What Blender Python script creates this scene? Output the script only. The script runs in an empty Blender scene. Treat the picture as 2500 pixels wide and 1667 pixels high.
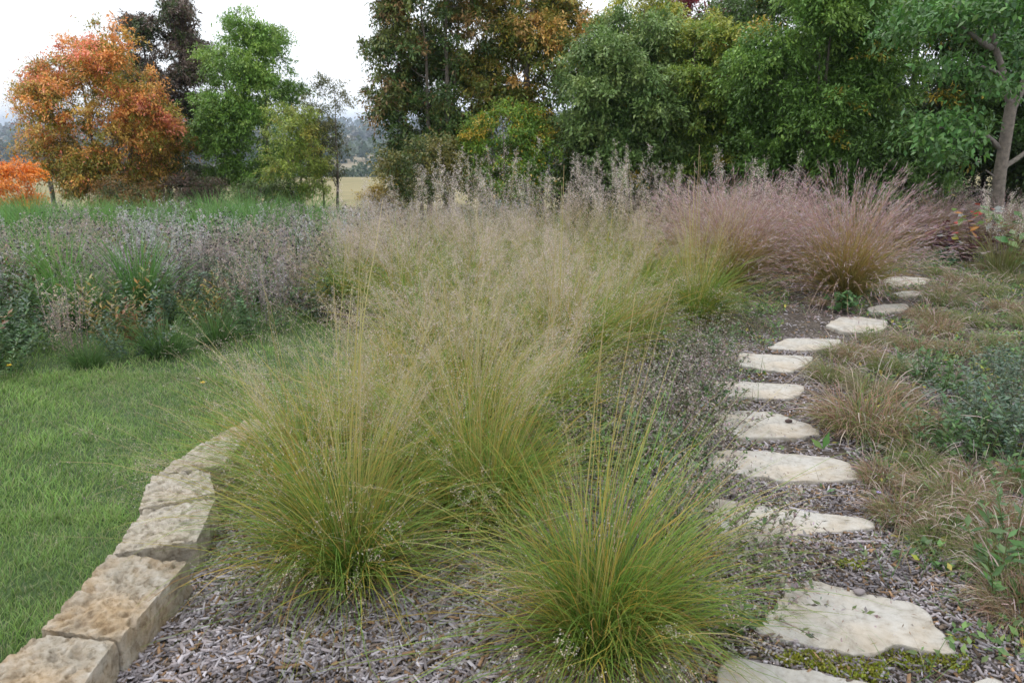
import bpy, math
import numpy as np
from mathutils import noise as mnoise, Vector
C = bpy.context.scene.collection
SC = bpy.context.scene

# ------------------------------------------------------------------ camera
CAM_H = 1.65
PITCH = math.radians(15.35)
FPX = 1907.0
cam_d = bpy.data.cameras.new('camera')
cam_d.sensor_width = 23.6
cam_d.lens = 23.6 * FPX / 2500.0
cam_d.clip_start = 0.05
cam_d.clip_end = 20000
cam_d.dof.use_dof = True
cam_d.dof.focus_distance = 4.6
cam_d.dof.aperture_fstop = 4.0
cam = bpy.data.objects.new('camera', cam_d)
C.objects.link(cam)
cam.location = (0, 0, CAM_H)
cam.rotation_euler = (math.pi / 2 - PITCH, 0, 0)
SC.camera = cam

# ------------------------------------------------------------------ world: bright, thinly overcast sky
SUN_EL, SUN_AZ = math.radians(52), math.radians(-60)
w = bpy.data.worlds.new('World')
SC.world = w
w.use_nodes = True
nt = w.node_tree
nt.nodes.clear()
out = nt.nodes.new('ShaderNodeOutputWorld')
bg = nt.nodes.new('ShaderNodeBackground')
sky = nt.nodes.new('ShaderNodeTexSky')
sky.sky_type = 'NISHITA'
sky.sun_disc = False
sky.sun_elevation = SUN_EL
sky.sun_rotation = SUN_AZ
sky.dust_density = 2.0
bg.inputs['Strength'].default_value = 0.12
tc = nt.nodes.new('ShaderNodeTexCoord')
mp = nt.nodes.new('ShaderNodeMapping')
mp.inputs['Scale'].default_value = (1, 1, 2.2)
nz = nt.nodes.new('ShaderNodeTexNoise')
nz.inputs['Scale'].default_value = 1.3
nz.inputs['Detail'].default_value = 6
rp = nt.nodes.new('ShaderNodeValToRGB')
rp.color_ramp.elements[0].position = 0.30
rp.color_ramp.elements[0].color = (0.72, 0.72, 0.72, 1)
rp.color_ramp.elements[1].position = 0.52
rp.color_ramp.elements[1].color = (0.99, 0.99, 0.99, 1)
mx = nt.nodes.new('ShaderNodeMix')
mx.data_type = 'RGBA'
L = nt.links.new
L(tc.outputs['Generated'], mp.inputs['Vector'])
L(mp.outputs['Vector'], nz.inputs['Vector'])
L(nz.outputs['Fac'], rp.inputs['Fac'])
sx = nt.nodes.new('ShaderNodeSeparateXYZ'); L(tc.outputs['Generated'], sx.inputs[0])
m1 = nt.nodes.new('ShaderNodeMath'); m1.operation = 'MULTIPLY_ADD'; m1.inputs[1].default_value = .9; m1.inputs[2].default_value = .80
L(sx.outputs['X'], m1.inputs[0])
m2 = nt.nodes.new('ShaderNodeMath'); m2.operation = 'MULTIPLY_ADD'; m2.inputs[1].default_value = .7; m2.use_clamp = True
L(nz.outputs['Fac'], m2.inputs[0]); L(m1.outputs[0], m2.inputs[2])
L(m2.outputs[0], mx.inputs['Factor'])
L(sky.outputs['Color'], mx.inputs['A'])
mx.inputs['B'].default_value = (8.6, 8.9, 9.4, 1)      # cloud deck, same units as the sky texture
L(mx.outputs['Result'], bg.inputs['Color'])
L(bg.outputs['Background'], out.inputs['Surface'])

sd = bpy.data.lights.new('sun', 'SUN')
sd.energy = 0.9
sd.angle = math.radians(25)
sd.color = (1.0, 0.96, 0.9)
sun = bpy.data.objects.new('sun', sd)
C.objects.link(sun)
sv = Vector((math.sin(SUN_AZ) * math.cos(SUN_EL), math.cos(SUN_AZ) * math.cos(SUN_EL), math.sin(SUN_EL)))
sun.rotation_euler = sv.to_track_quat('Z', 'Y').to_euler()

SC.view_settings.view_transform = 'Standard'
SC.view_settings.look = 'None'
SC.view_settings.exposure = 0.58
SC.view_settings.gamma = 1
SC.render.engine = 'CYCLES'
SC.cycles.max_bounces = 6
SC.cycles.diffuse_bounces = 4
SC.cycles.transmission_bounces = 3
SC.cycles.glossy_bounces = 2
SC.cycles.volume_bounces = 0
SC.cycles.use_denoising = True
SC.cycles.use_adaptive_sampling = False

# ------------------------------------------------------------------ helpers
def ray(px, py):
    x = (px - 1250) / FPX
    y = -(py - 833.5) / FPX
    f = np.array([0, math.cos(PITCH), -math.sin(PITCH)])
    u = np.array([0, math.sin(PITCH), math.cos(PITCH)])
    return f + x * np.array([1.0, 0, 0]) + y * u
def G(px, py, z=0.0):
    d = ray(px, py)
    t = (z - CAM_H) / d[2]
    return np.array([d[0] * t, d[1] * t, z])
def D(px, py, Y):
    d = ray(px, py)
    t = Y / d[1]
    return np.array([d[0] * t, Y, CAM_H + d[2] * t])
def unit(v):
    return v / np.maximum(np.linalg.norm(v, axis=-1, keepdims=True), 1e-9)
def mixc(a, b, t):
    return np.asarray(a) * (1 - t) + np.asarray(b) * t

class MB:
    def __init__(s):
        s.v, s.c, s.q, s.t, s.n = [], [], [], [], 0
    def add(s, v, f, c):
        v = np.asarray(v, float).reshape(-1, 3)
        c = np.asarray(c, float)
        if c.ndim == 1:
            c = np.tile(c, (len(v), 1))
        f = np.asarray(f, int) + s.n
        (s.q if f.shape[1] == 4 else s.t).append(f)
        s.v.append(v)
        s.c.append(c.reshape(-1, 3))
        s.n += len(v)
    def build(s, name, mat, parent=None, smooth=False, loc=None):
        v = np.concatenate(s.v)
        c = np.clip(np.concatenate(s.c), 0, 1)
        q = np.concatenate(s.q) if s.q else np.zeros((0, 4), int)
        t = np.concatenate(s.t) if s.t else np.zeros((0, 3), int)
        me = bpy.data.meshes.new(name)
        me.vertices.add(len(v))
        me.vertices.foreach_set('co', v.astype(np.float32).ravel())
        loops = np.concatenate([q.ravel(), t.ravel()]).astype(np.int32)
        me.loops.add(len(loops))
        me.loops.foreach_set('vertex_index', loops)
        tot = np.concatenate([np.full(len(q), 4), np.full(len(t), 3)]).astype(np.int32)
        me.polygons.add(len(tot))
        me.polygons.foreach_set('loop_start', (np.cumsum(tot) - tot).astype(np.int32))
        me.polygons.foreach_set('loop_total', tot)
        if smooth:
            me.polygons.foreach_set('use_smooth', np.ones(len(tot), bool))
        a = me.color_attributes.new('Col', 'FLOAT_COLOR', 'POINT')
        a.data.foreach_set('color', np.hstack([c, np.ones((len(c), 1))]).astype(np.float32).ravel())
        me.update(calc_edges=True)
        me.materials.append(mat)
        o = bpy.data.objects.new(name, me)
        C.objects.link(o)
        if parent is not None:
            o.parent = parent
        if loc is not None:
            o.location = loc
        return o
    def tube(s, pts, rad, col, sides=5):
        pts = np.asarray(pts, float)
        n = len(pts)
        d = unit(np.gradient(pts, axis=0))
        ref = np.tile([0.3, 0.9, 0.1], (n, 1))
        a = unit(np.cross(d, ref))
        b = np.cross(d, a)
        th = np.arange(sides) / sides * 2 * math.pi
        ring = a[:, None] * np.cos(th)[None, :, None] + b[:, None] * np.sin(th)[None, :, None]
        v = pts[:, None] + ring * np.asarray(rad)[:, None, None]
        i, j = np.meshgrid(np.arange(n - 1), np.arange(sides), indexing='ij')
        k = (j + 1) % sides
        f = np.stack([i * sides + j, i * sides + k, (i + 1) * sides + k, (i + 1) * sides + j], -1).reshape(-1, 4)
        s.add(v, f, col)
    def rhombs(s, P, dirv, nrm, ln, wd, col, fold=0.0):
        """leaf blades: base P, direction, normal, length, width"""
        P = np.asarray(P)
        n = len(P)
        dirv = unit(dirv)
        side = unit(np.cross(dirv, nrm))
        up = np.cross(side, dirv)
        ln = np.broadcast_to(ln, (n,))[:, None]
        wd = np.broadcast_to(wd, (n,))[:, None]
        v = np.stack([P, P + dirv * ln * .45 + side * wd * .5 + up * fold * wd, P + dirv * ln, P + dirv * ln * .45 - side * wd * .5 + up * fold * wd], 1)
        i = np.arange(n)[:, None] * 4
        c = np.repeat(np.broadcast_to(col, (n, 3)), 4, 0)
        if fold:
            f = np.concatenate([i + np.array([[0, 1, 2]]), i + np.array([[0, 2, 3]])])
        else:
            f = i + np.arange(4)[None]
        s.add(v, f, c)

def paths(base, az, lean, bend, Ln, segs, rs, power=1.0, wig=0.06, zmin=0.012):
    n = len(base)
    t = (np.arange(segs) + .5) / segs
    ph = lean[:, None] + bend[:, None] * t[None] ** power + rs.normal(0, wig, (n, segs)) * t[None]
    a = az[:, None] + np.cumsum(rs.normal(0, wig, (n, segs)), 1)
    d = np.stack([np.sin(ph) * np.cos(a), np.sin(ph) * np.sin(a), np.cos(ph)], -1)
    P = np.concatenate([np.zeros((n, 1, 3)), np.cumsum(d * (Ln / segs)[:, None, None], 1)], 1) + base[:, None]
    if zmin is not None:
        low = P[..., 2] < zmin
        P[..., 2] = np.where(low, zmin + 0.01 * np.abs(np.sin(P[..., 0] * 90)), P[..., 2])
    return P
def ribbon(mb, P, az, w0, ca, cb, rs, tip=0.12, mid=None, roll=None):
    n, m, _ = P.shape
    d = unit(np.gradient(P, axis=1))
    if roll is None:
        roll = rs.normal(0, .6, n)
    s0 = np.stack([-np.sin(az), np.cos(az), 0 * az], -1)[:, None]
    up = unit(np.cross(s0, d))
    s = s0 * np.cos(roll)[:, None, None] + up * np.sin(roll)[:, None, None]
    t = np.linspace(0, 1, m)
    prof = (1 - t ** 2.2) * (1 - tip) + tip
    wv = np.broadcast_to(w0, (n,))[:, None] * prof[None]
    V = np.stack([P + s * wv[..., None] / 2, P - s * wv[..., None] / 2], 2)
    i = np.arange(n)[:, None] * (2 * m) + 2 * np.arange(m - 1)[None]
    F = np.stack([i, i + 1, i + 3, i + 2], -1).reshape(-1, 4)
    ca = np.broadcast_to(ca, (n, 3))
    cb = np.broadcast_to(cb, (n, 3))
    cc = ca[:, None] * (1 - t)[None, :, None] + cb[:, None] * t[None, :, None]
    if mid is not None:
        mid = np.broadcast_to(mid, (n, 3))
        k = (1 - np.abs(2 * t - 1))[None, :, None]
        cc = cc * (1 - k) + mid[:, None] * k
    cc = np.repeat(cc[:, :, None], 2, 2)
    mb.add(V, F, cc.reshape(-1, 3))
def at_t(P, t):
    """point on each path; t (n,k) in 0..1 -> (n,k,3)"""
    m = P.shape[1] - 1
    x = np.clip(t * m, 0, m - 1e-4)
    i = x.astype(int)
    f = (x - i)[..., None]
    r = np.arange(len(P))[:, None]
    return P[r, i] * (1 - f) + P[r, i + 1] * f
def vary(rs, col, n, amt=0.18, hue=0.08):
    return np.clip(np.asarray(col)[None] * rs.normal(1, amt, (n, 1)).clip(.5, 1.6) * rs.normal(1, hue, (n, 3)).clip(.6, 1.5), 0, 1)
def rdir(rs, n, zb=0.0):
    v = rs.normal(0, 1, (n, 3))
    v[:, 2] += zb
    return unit(v)

def tag(o, label=None, cat=None, group=None, kind=None):
    if label: o['label'] = label
    if cat: o['category'] = cat
    if group: o['group'] = group
    o['kind'] = kind or 'thing'
    return o
def empty(name, loc, rz=0, sc=1.0):
    o = bpy.data.objects.new(name, None)
    C.objects.link(o)
    o.location = loc
    o.rotation_euler = (0, 0, rz)
    o.scale = (sc, sc, sc)
    o.empty_display_size = 0.1
    return o
def clone(src, name, loc, rz, sc, label, cat, group):
    r = empty(name, loc, rz, sc)
    for ch in src.children:
        c = ch.copy()
        C.objects.link(c)
        c.parent = r
    return tag(r, label, cat, group)

# ------------------------------------------------------------------ materials
def newmat(name):
    m = bpy.data.materials.new(name)
    m.use_nodes = True
    n = m.node_tree
    return m, n, n.nodes['Principled BSDF']
def leafmat(name, trans=0.3, rough=0.55, spec=0.3):
    m, n, p = newmat(name)
    a = n.nodes.new('ShaderNodeAttribute')
    a.attribute_name = 'Col'
    n.links.new(a.outputs['Color'], p.inputs['Base Color'])
    p.inputs['Roughness'].default_value = rough
    p.inputs['Specular IOR Level'].default_value = spec
    if trans > 0:
        tr = n.nodes.new('ShaderNodeBsdfTranslucent')
        mxs = n.nodes.new('ShaderNodeMixShader')
        mxs.inputs[0].default_value = trans
        n.links.new(a.outputs['Color'], tr.inputs['Color'])
        n.links.new(p.outputs[0], mxs.inputs[1])
        n.links.new(tr.outputs[0], mxs.inputs[2])
        n.links.new(mxs.outputs[0], n.nodes['Material Output'].inputs['Surface'])
    return m
M_leaf = leafmat('leaf', .24, .45, .45)
M_blade = leafmat('grass_blade', .3, .5, .35)
M_dry = leafmat('dry_grass', .25, .8, .1)
M_matte = leafmat('matte', 0, .9, .15)
def noise_node(n, scale, detail=6, rough=.6, coord='Object'):
    t = n.nodes.new('ShaderNodeTexCoord')
    z = n.nodes.new('ShaderNodeTexNoise')
    z.inputs['Scale'].default_value = scale
    z.inputs['Detail'].default_value = detail
    z.inputs['Roughness'].default_value = rough
    n.links.new(t.outputs[coord], z.inputs['Vector'])
    return z
def ramp(n, src, stops):
    r = n.nodes.new('ShaderNodeValToRGB')
    e = r.color_ramp.elements
    while len(e) < len(stops):
        e.new(0.5)
    for k, (p, c) in enumerate(stops):
        e[k].position = p
        e[k].color = (*c, 1)
    n.links.new(src, r.inputs['Fac'])
    return r
def bump(n, p, src, strength, dist):
    b = n.nodes.new('ShaderNodeBump')
    b.inputs['Strength'].default_value = strength
    b.inputs['Distance'].default_value = dist
    n.links.new(src, b.inputs['Height'])
    n.links.new(b.outputs['Normal'], p.inputs['Normal'])
    return b
def mulrgb(n, a, b, fac=1.0, mode='MULTIPLY'):
    m = n.nodes.new('ShaderNodeMix')
    m.data_type = 'RGBA'
    m.blend_type = mode
    m.inputs['Factor'].default_value = fac
    n.links.new(a, m.inputs['A'])
    n.links.new(b, m.inputs['B'])
    return m.outputs['Result']
# bark
M_bark, n, p = newmat('bark')
a_ = n.nodes.new('ShaderNodeAttribute'); a_.attribute_name = 'Col'
z_ = noise_node(n, 14, 8, .7)
r_ = ramp(n, z_.outputs['Fac'], [(.3, (.5, .5, .5)), (.7, (1.35, 1.3, 1.25))])
n.links.new(mulrgb(n, a_.outputs['Color'], r_.outputs['Color']), p.inputs['Base Color'])
p.inputs['Roughness'].default_value = .9
bump(n, p, z_.outputs['Fac'], .8, .03)
# limestone blocks
def limestone(name, c0, c1, c2, tan, tanmix, bumpd):
    m, n, p = newmat(name)
    z1 = noise_node(n, 9, 10, .72)
    r1 = ramp(n, z1.outputs['Fac'], [(.28, c0), (.48, c1), (.72, c2)])
    z2 = noise_node(n, 3.2, 6, .65)
    r2 = ramp(n, z2.outputs['Fac'], [(.42, (1, 1, 1)), (.62, tan)])
    col = mulrgb(n, r1.outputs['Color'], r2.outputs['Color'], tanmix)
    z3 = noise_node(n, 38, 6, .8)
    r3 = ramp(n, z3.outputs['Fac'], [(.36, (.58, .53, .45)), (.48, (.97, .96, .93)), (.7, (1.12, 1.12, 1.12))])
    col = mulrgb(n, col, r3.outputs['Color'], .85 if bumpd > .01 else .4)
    n.links.new(col, p.inputs['Base Color'])
    p.inputs['Roughness'].default_value = .92
    p.inputs['Specular IOR Level'].default_value = .2
    mm = n.nodes.new('ShaderNodeMath'); mm.operation = 'ADD'
    n.links.new(z1.outputs['Fac'], mm.inputs[0]); n.links.new(z3.outputs['Fac'], mm.inputs[1])
    bump(n, p, mm.outputs[0], 1.0, bumpd)
    return m
M_block_tan = limestone('limestone_tan', (.24, .19, .14), (.52, .46, .37), (.72, .69, .64), (1.02, .80, .55), .8, .02)
M_block_grey = limestone('limestone_white', (.26, .23, .19), (.60, .55, .47), (.77, .74, .69), (1.0, .90, .74), .5, .022)
M_flag = limestone('flagstone', (.30, .28, .24), (.48, .46, .42), (.58, .565, .53), (.95, .82, .66), .6, .007)
# mulch ground
M_mulch, n, p = newmat('mulch')
t_ = n.nodes.new('ShaderNodeTexCoord')
mp_ = n.nodes.new('ShaderNodeMapping'); mp_.inputs['Scale'].default_value = (1, 1.9, 1)
v_ = n.nodes.new('ShaderNodeTexVoronoi'); v_.inputs['Scale'].default_value = 55
n.links.new(t_.outputs['Object'], mp_.inputs['Vector']); n.links.new(mp_.outputs['Vector'], v_.inputs['Vector'])
r_ = ramp(n, v_.outputs['Color'], [(.0, (.035, .028, .022)), (.5, (.10, .085, .07)), (1, (.26, .23, .21))])
z_ = noise_node(n, 2.5, 6, .6)
r2_ = ramp(n, z_.outputs['Fac'], [(.35, (.55, .5, .45)), (.65, (1.1, 1.05, 1))])
n.links.new(mulrgb(n, r_.outputs['Color'], r2_.outputs['Color']), p.inputs['Base Color'])
p.inputs['Roughness'].default_value = .95
bump(n, p, v_.outputs['Distance'], .8, .012)
# terrain
M_ground, n, p = newmat('terrain')
a_ = n.nodes.new('ShaderNodeAttribute'); a_.attribute_name = 'Col'
z_ = noise_node(n, .35, 10, .7)
r_ = ramp(n, z_.outputs['Fac'], [(.3, (.75, .78, .72)), (.7, (1.25, 1.2, 1.2))])
n.links.new(mulrgb(n, a_.outputs['Color'], r_.outputs['Color']), p.inputs['Base Color'])
p.inputs['Roughness'].default_value = 1
p.inputs['Specular IOR Level'].default_value = .05
# lawn soil
M_lawn, n, p = newmat('lawn_soil')
z_ = noise_node(n, 30, 6, .7)
r_ = ramp(n, z_.outputs['Fac'], [(.35, (.03, .06, .018)), (.65, (.07, .12, .035))])
n.links.new(r_.outputs['Color'], p.inputs['Base Color'])
p.inputs['Roughness'].default_value = 1

# ------------------------------------------------------------------ terrain
def sstep(a, b, x):
    t = np.clip((x - a) / (b - a), 0, 1)
    return t * t * (3 - 2 * t)
def terrain(x, y):
    x = np.asarray(x, float); y = np.asarray(y, float)
    d = np.sqrt(np.maximum(y, 0) ** 2 + (x * .35) ** 2)
    near = -.15 - .055 * np.clip(d - 8, 0, 22) * (1 - .75 * sstep(0, 7, x - .1 * y))
    z = near - .045 * np.clip(d - 30, 0, 85)
    z = z - 20 * sstep(105, 240, d)
    far = sstep(420, 2600, d)
    rid = 8 * np.sin(x * .0021 + 1.2) + 5 * np.sin(x * .0057 + y * .003) + 3 * np.sin(y * .011 + x * .0013)
    z = z + far * (30 + rid + x * .006) + sstep(2600, 6000, d) * (-5)
    return z
def T(x, y):
    return float(terrain(x, y))
ux = np.linspace(-1, 1, 241)
gx = np.sinh(ux * 7.0) / np.sinh(7.0) * 5000
uy = np.linspace(0, 1, 260)
gy = -12 + (np.sinh(uy * 7.2) / np.sinh(7.2)) * 7000
X, Y = np.meshgrid(gx, gy, indexing='ij')
Z = terrain(X, Y)
dd = np.sqrt(Y ** 2 + (X * .35) ** 2)
col = np.zeros(X.shape + (3,)); col[:] = (.05, .055, .025)
col = mixc(col, (.27, .24, .14), sstep(26, 34, dd)[..., None])                     # dry golden field
col = mixc(col, (.07, .085, .04), sstep(112, 135, dd)[..., None])
pat = np.sin(X * .006 + np.sin(Y * .004) * 2) + np.sin(Y * .011 + X * .002)
fcol = np.where(pat[..., None] > .3, np.array([.30, .25, .17]), np.where(pat[..., None] > -.6, np.array([.13, .13, .08]), np.array([.06, .08, .045])))
col = mixc(col, fcol, sstep(420, 480, dd)[..., None])
mb = MB()
nx, ny = X.shape
i, j = np.meshgrid(np.arange(nx - 1), np.arange(ny - 1), indexing='ij')
F = np.stack([i * ny + j, (i + 1) * ny + j, (i + 1) * ny + j + 1, i * ny + j + 1], -1).reshape(-1, 4)
mb.add(np.stack([X, Y, Z], -1), F, col.reshape(-1, 3))
tag(mb.build('ground', M_ground, smooth=True), kind='structure')

# ---- bed edge: the line of the wall, then on behind the grasses
EDGE = np.array([(-1.62, .9), (-1.62, 1.5), (-1.58, 2.1), (-1.56, 2.6), (-1.50, 3.1), (-1.38, 3.6), (-1.1, 4.15), (-.85, 4.8), (-.8, 5.6), (-1.2, 6.6), (-2.5, 8.0), (-5.5, 9.5), (-9, 11)])
def edge_x(y):
    return np.interp(y, EDGE[:, 1], EDGE[:, 0])
def sheet(name, x0, x1, y0, y1, step, zf, mat, kind='structure'):
    xs = np.arange(x0, x1 + step, step); ys = np.arange(y0, y1 + step, step)
    X, Y = np.meshgrid(xs, ys, indexing='ij')
    Z = zf(X, Y)
    nx, ny = X.shape
    i, j = np.meshgrid(np.arange(nx - 1), np.arange(ny - 1), indexing='ij')
    F = np.stack([i * ny + j, (i + 1) * ny + j, (i + 1) * ny + j + 1, i * ny + j + 1], -1).reshape(-1, 4)
    mb = MB()
    mb.add(np.stack([X, Y, Z], -1), F, (.1, .1, .1))
    return tag(mb.build(name, mat, smooth=True), kind=kind)
def bumps(X, Y):
    return .010 * np.sin(X * 7.1 + 2 * np.sin(Y * 3.3)) * np.sin(Y * 6.3 + X) + .006 * np.sin(X * 19 + Y * 7) * np.sin(Y * 17 - X * 5)
def bed_z(X, Y):
    ins = X - edge_x(Y) - .25
    far = np.maximum(sstep(9.5, 14, Y), sstep(8, 11, X))
    z = bumps(X, Y) - .02
    z = z * (1 - far) + (terrain(X, Y) - .05) * far
    return np.where(ins < 0, np.maximum(ins * 2.2, -.5) + z, z)
sheet('mulch_bed', -3.0, 12, .6, 15, .06, bed_z, M_mulch)
sheet('lawn', -11, .6, .4, 8.6, .1, lambda X, Y: terrain(X, Y) + .008 + .006 * np.sin(X * 3) * np.sin(Y * 2.3) - 0.6 * sstep(-.05, .35, X - edge_x(Y)), M_lawn)

# ------------------------------------------------------------------ stone wall blocks
def block(top, zt, zb, mat, label, seed, slant=.03):
    """top: back-left, back-right, front-right, front-left (pixels read on the photo, projected onto the block top)"""
    q = np.array([G(a, b, zt) for a, b in top])
    cen = q.mean(0)
    q = q - cen
    rs = np.random.RandomState(seed)
    mb = MB()
    h = zt - zb
    N = 84
    def pt(u, v, w_):
        tp = (q[0] * (1 - u) * (1 - v) + q[1] * u * (1 - v) + q[2] * u * v + q[3] * (1 - u) * v)
        o = (u - .5) * 2, (v - .5) * 2
        r = np.stack([tp[..., 0] if tp.ndim > 1 else tp[0], tp[..., 1] if tp.ndim > 1 else tp[1], -h * (1 - w_)], -1) if False else None
        return tp
    def grid(fn, nu, nv):
        U, V = np.meshgrid(np.linspace(0, 1, nu), np.linspace(0, 1, nv), indexing='ij')
        P = fn(U[..., None], V[..., None])
        i, j = np.meshgrid(np.arange(nu - 1), np.arange(nv - 1), indexing='ij')
        F = np.stack([i * nv + j, (i + 1) * nv + j, (i + 1) * nv + j + 1, i * nv + j + 1], -1).reshape(-1, 4)
        return P.reshape(-1, 3), F
    def bil(u, v):
        return q[0] * (1 - u) * (1 - v) + q[1] * u * (1 - v) + q[2] * u * v + q[3] * (1 - u) * v
    faces = []
    dn = np.array([0, 0, -h])
    faces.append(grid(lambda u, v: bil(u, v), N, N))
    for k in range(4):
        a, b = q[k], q[(k + 1) % 4]
        faces.append(grid(lambda u, v, a=a, b=b: a * (1 - u) + b * u + dn * v + (a * (1 - u) + b * u) * slant * v * 2, N, 18))
    off = Vector((seed * 7.3, seed * 3.1, 0))
    for P, F in faces:
        out_ = []
        for pnt in P:
            v = Vector(pnt)
            s = v + off
            n1 = mnoise.fractal(s * 6.5, 0.7, 2.1, 4)
            n2 = mnoise.fractal(s * 30, 0.8, 2.1, 4); n4 = mnoise.noise(s * 24 + Vector((4, 1, 7))); pit = max(0, n4 - .12) * .045 + max(0, mnoise.noise(s * 55) - .15) * .02
            n3 = mnoise.noise(s * 3 + Vector((9, 9, 9)))
            dirv = Vector((pnt[0], pnt[1], pnt[2] + h * .5)).normalized()
            # edge closeness: wear the arrises
            rr = 0
            dz = max(0, (pnt[2] + .03) / .03)
            amp = .010 * n1 + .003 * n2 - .010 * abs(n3) - pit * .35
            pz = pnt[2] + (.008 * n1 + .006 * n2 if pnt[2] > -.001 else 0)
            e = dirv * amp
            out_.append((pnt[0] + dirv.x * amp, pnt[1] + dirv.y * amp, pnt[2] + .007 * n1 + .004 * n2 - (pit if pnt[2] > -.004 else 0)))
        mb.add(np.array(out_), F, (.5, .5, .5))
    o = mb.build('stone_block', mat, smooth=False, loc=cen)
    return tag(o, label, 'stone block', 'limestone blocks edging the bed')
BZ = .12
block([(92, 1545), (283, 1563), (150, 1740), (-95, 1680)], BZ, -.25, M_block_tan, 'tan stone wall block in the bottom left corner, nearest of the curved edging', 1)
block([(265, 1354), (462, 1366), (292, 1560), (99, 1534)], BZ, -.25, M_block_tan, 'long orange stained limestone block, second from the near end of the edging', 2)
block([(352, 1240), (527, 1217), (482, 1318), (274, 1352)], BZ, -.25, M_block_grey, 'whitish wall block whose grey end face shows beside the long orange block', 3)
block([(370, 1160), (512, 1146), (527, 1202), (334, 1242)], BZ + .01, -.25, M_block_grey, 'palest chalky wall block with a rounded lawn side, third white one up the curve', 4)
block([(500, 1076), (612, 1058), (540, 1138), (380, 1158)], BZ, -.25, M_block_grey, 'weathered wall block with grass blades drooping over its right end', 5)
block([(606, 1022), (700, 1030), (618, 1066), (504, 1076)], BZ, -.25, M_block_tan, 'farthest visible wall block, half hidden where the fountain grass leans over', 6)

# ------------------------------------------------------------------ flagstones
FLAGS = [
 ([(2147,678),(2205,675),(2262,678),(2270,684),(2258,694),(2186,700),(2163,692)], 'small pale flagstone farthest along the path, beside the purple grass'),
 ([(2174,717),(2205,710),(2239,710),(2256,716),(2236,722),(2197,723)], 'thin sliver of flagstone second from the far end of the path'),
 ([(2117,751),(2159,742),(2209,740),(2221,748),(2201,759),(2159,763),(2119,760)], 'flagstone just right of the leafy green rosette on the mulch'),
 ([(2014,795),(2048,774),(2102,774),(2167,782),(2165,795),(2145,808),(2108,812),(2063,809)], 'pale flagstone where the path bends, grass blades crossing its right end'),
 ([(1872,849),(1918,825),(1975,825),(2052,828),(2048,842),(2013,851),(1968,854),(1887,851)], 'flat whitish flagstone fifth from the far end, notched along its near edge'),
 ([(1797,885),(1805,862),(1864,863),(1930,866),(1988,870),(1968,891),(1933,908),(1895,906),(1811,893)], 'long whitish flagstone sixth from the far end, its right end under brown tufts'),
 ([(1738,960),(1748,930),(1815,931),(1887,934),(1964,941),(1964,956),(1933,972),(1857,971),(1765,965)], 'whitish flagstone crossed by small dark green sprigs on its left end'),
 ([(1746,1006),(1815,1001),(1887,1004),(1941,1023),(1979,1036),(2013,1060),(1941,1068),(1811,1068),(1765,1048)], 'leaf shaped flagstone with dark grass blades and a pebble lying on it'),
 ([(1719,1135),(1742,1105),(1811,1096),(1887,1103),(1956,1109),(2033,1117),(2078,1130),(2108,1170),(1994,1174),(1903,1170),(1803,1155),(1742,1149)], 'wide cream flagstone with a tan stained right end, fourth from the near end'),
 ([(1704,1223),(1758,1216),(1831,1230),(1939,1245),(2012,1252),(2120,1266),(2142,1286),(2069,1295),(1990,1297),(1925,1317),(1831,1324),(1751,1302),(1711,1270)], 'flagstone half hidden by dry brown twigs, third from the near end'),
 ([(1834,1534),(1881,1494),(1903,1462),(1928,1418),(1975,1418),(2084,1440),(2243,1474),(2268,1503),(2337,1592),(2310,1594),(2192,1572),(2162,1580),(2126,1601),(1997,1578),(1885,1554)], 'large cream flagstone with a scooped near edge and a small pebble on top'),
 ([(1766,1603),(1831,1608),(1874,1621),(1975,1635),(2140,1668),(2230,1740),(2000,1790),(1780,1790),(1740,1690)], 'grey white flagstone cut off by the bottom of the picture'),
 ([(2350,1690),(2366,1664),(2410,1650),(2446,1662),(2470,1720),(2400,1760)], 'small corner of stone at the bottom right edge of the picture'),
]
FLAGW = []
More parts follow.
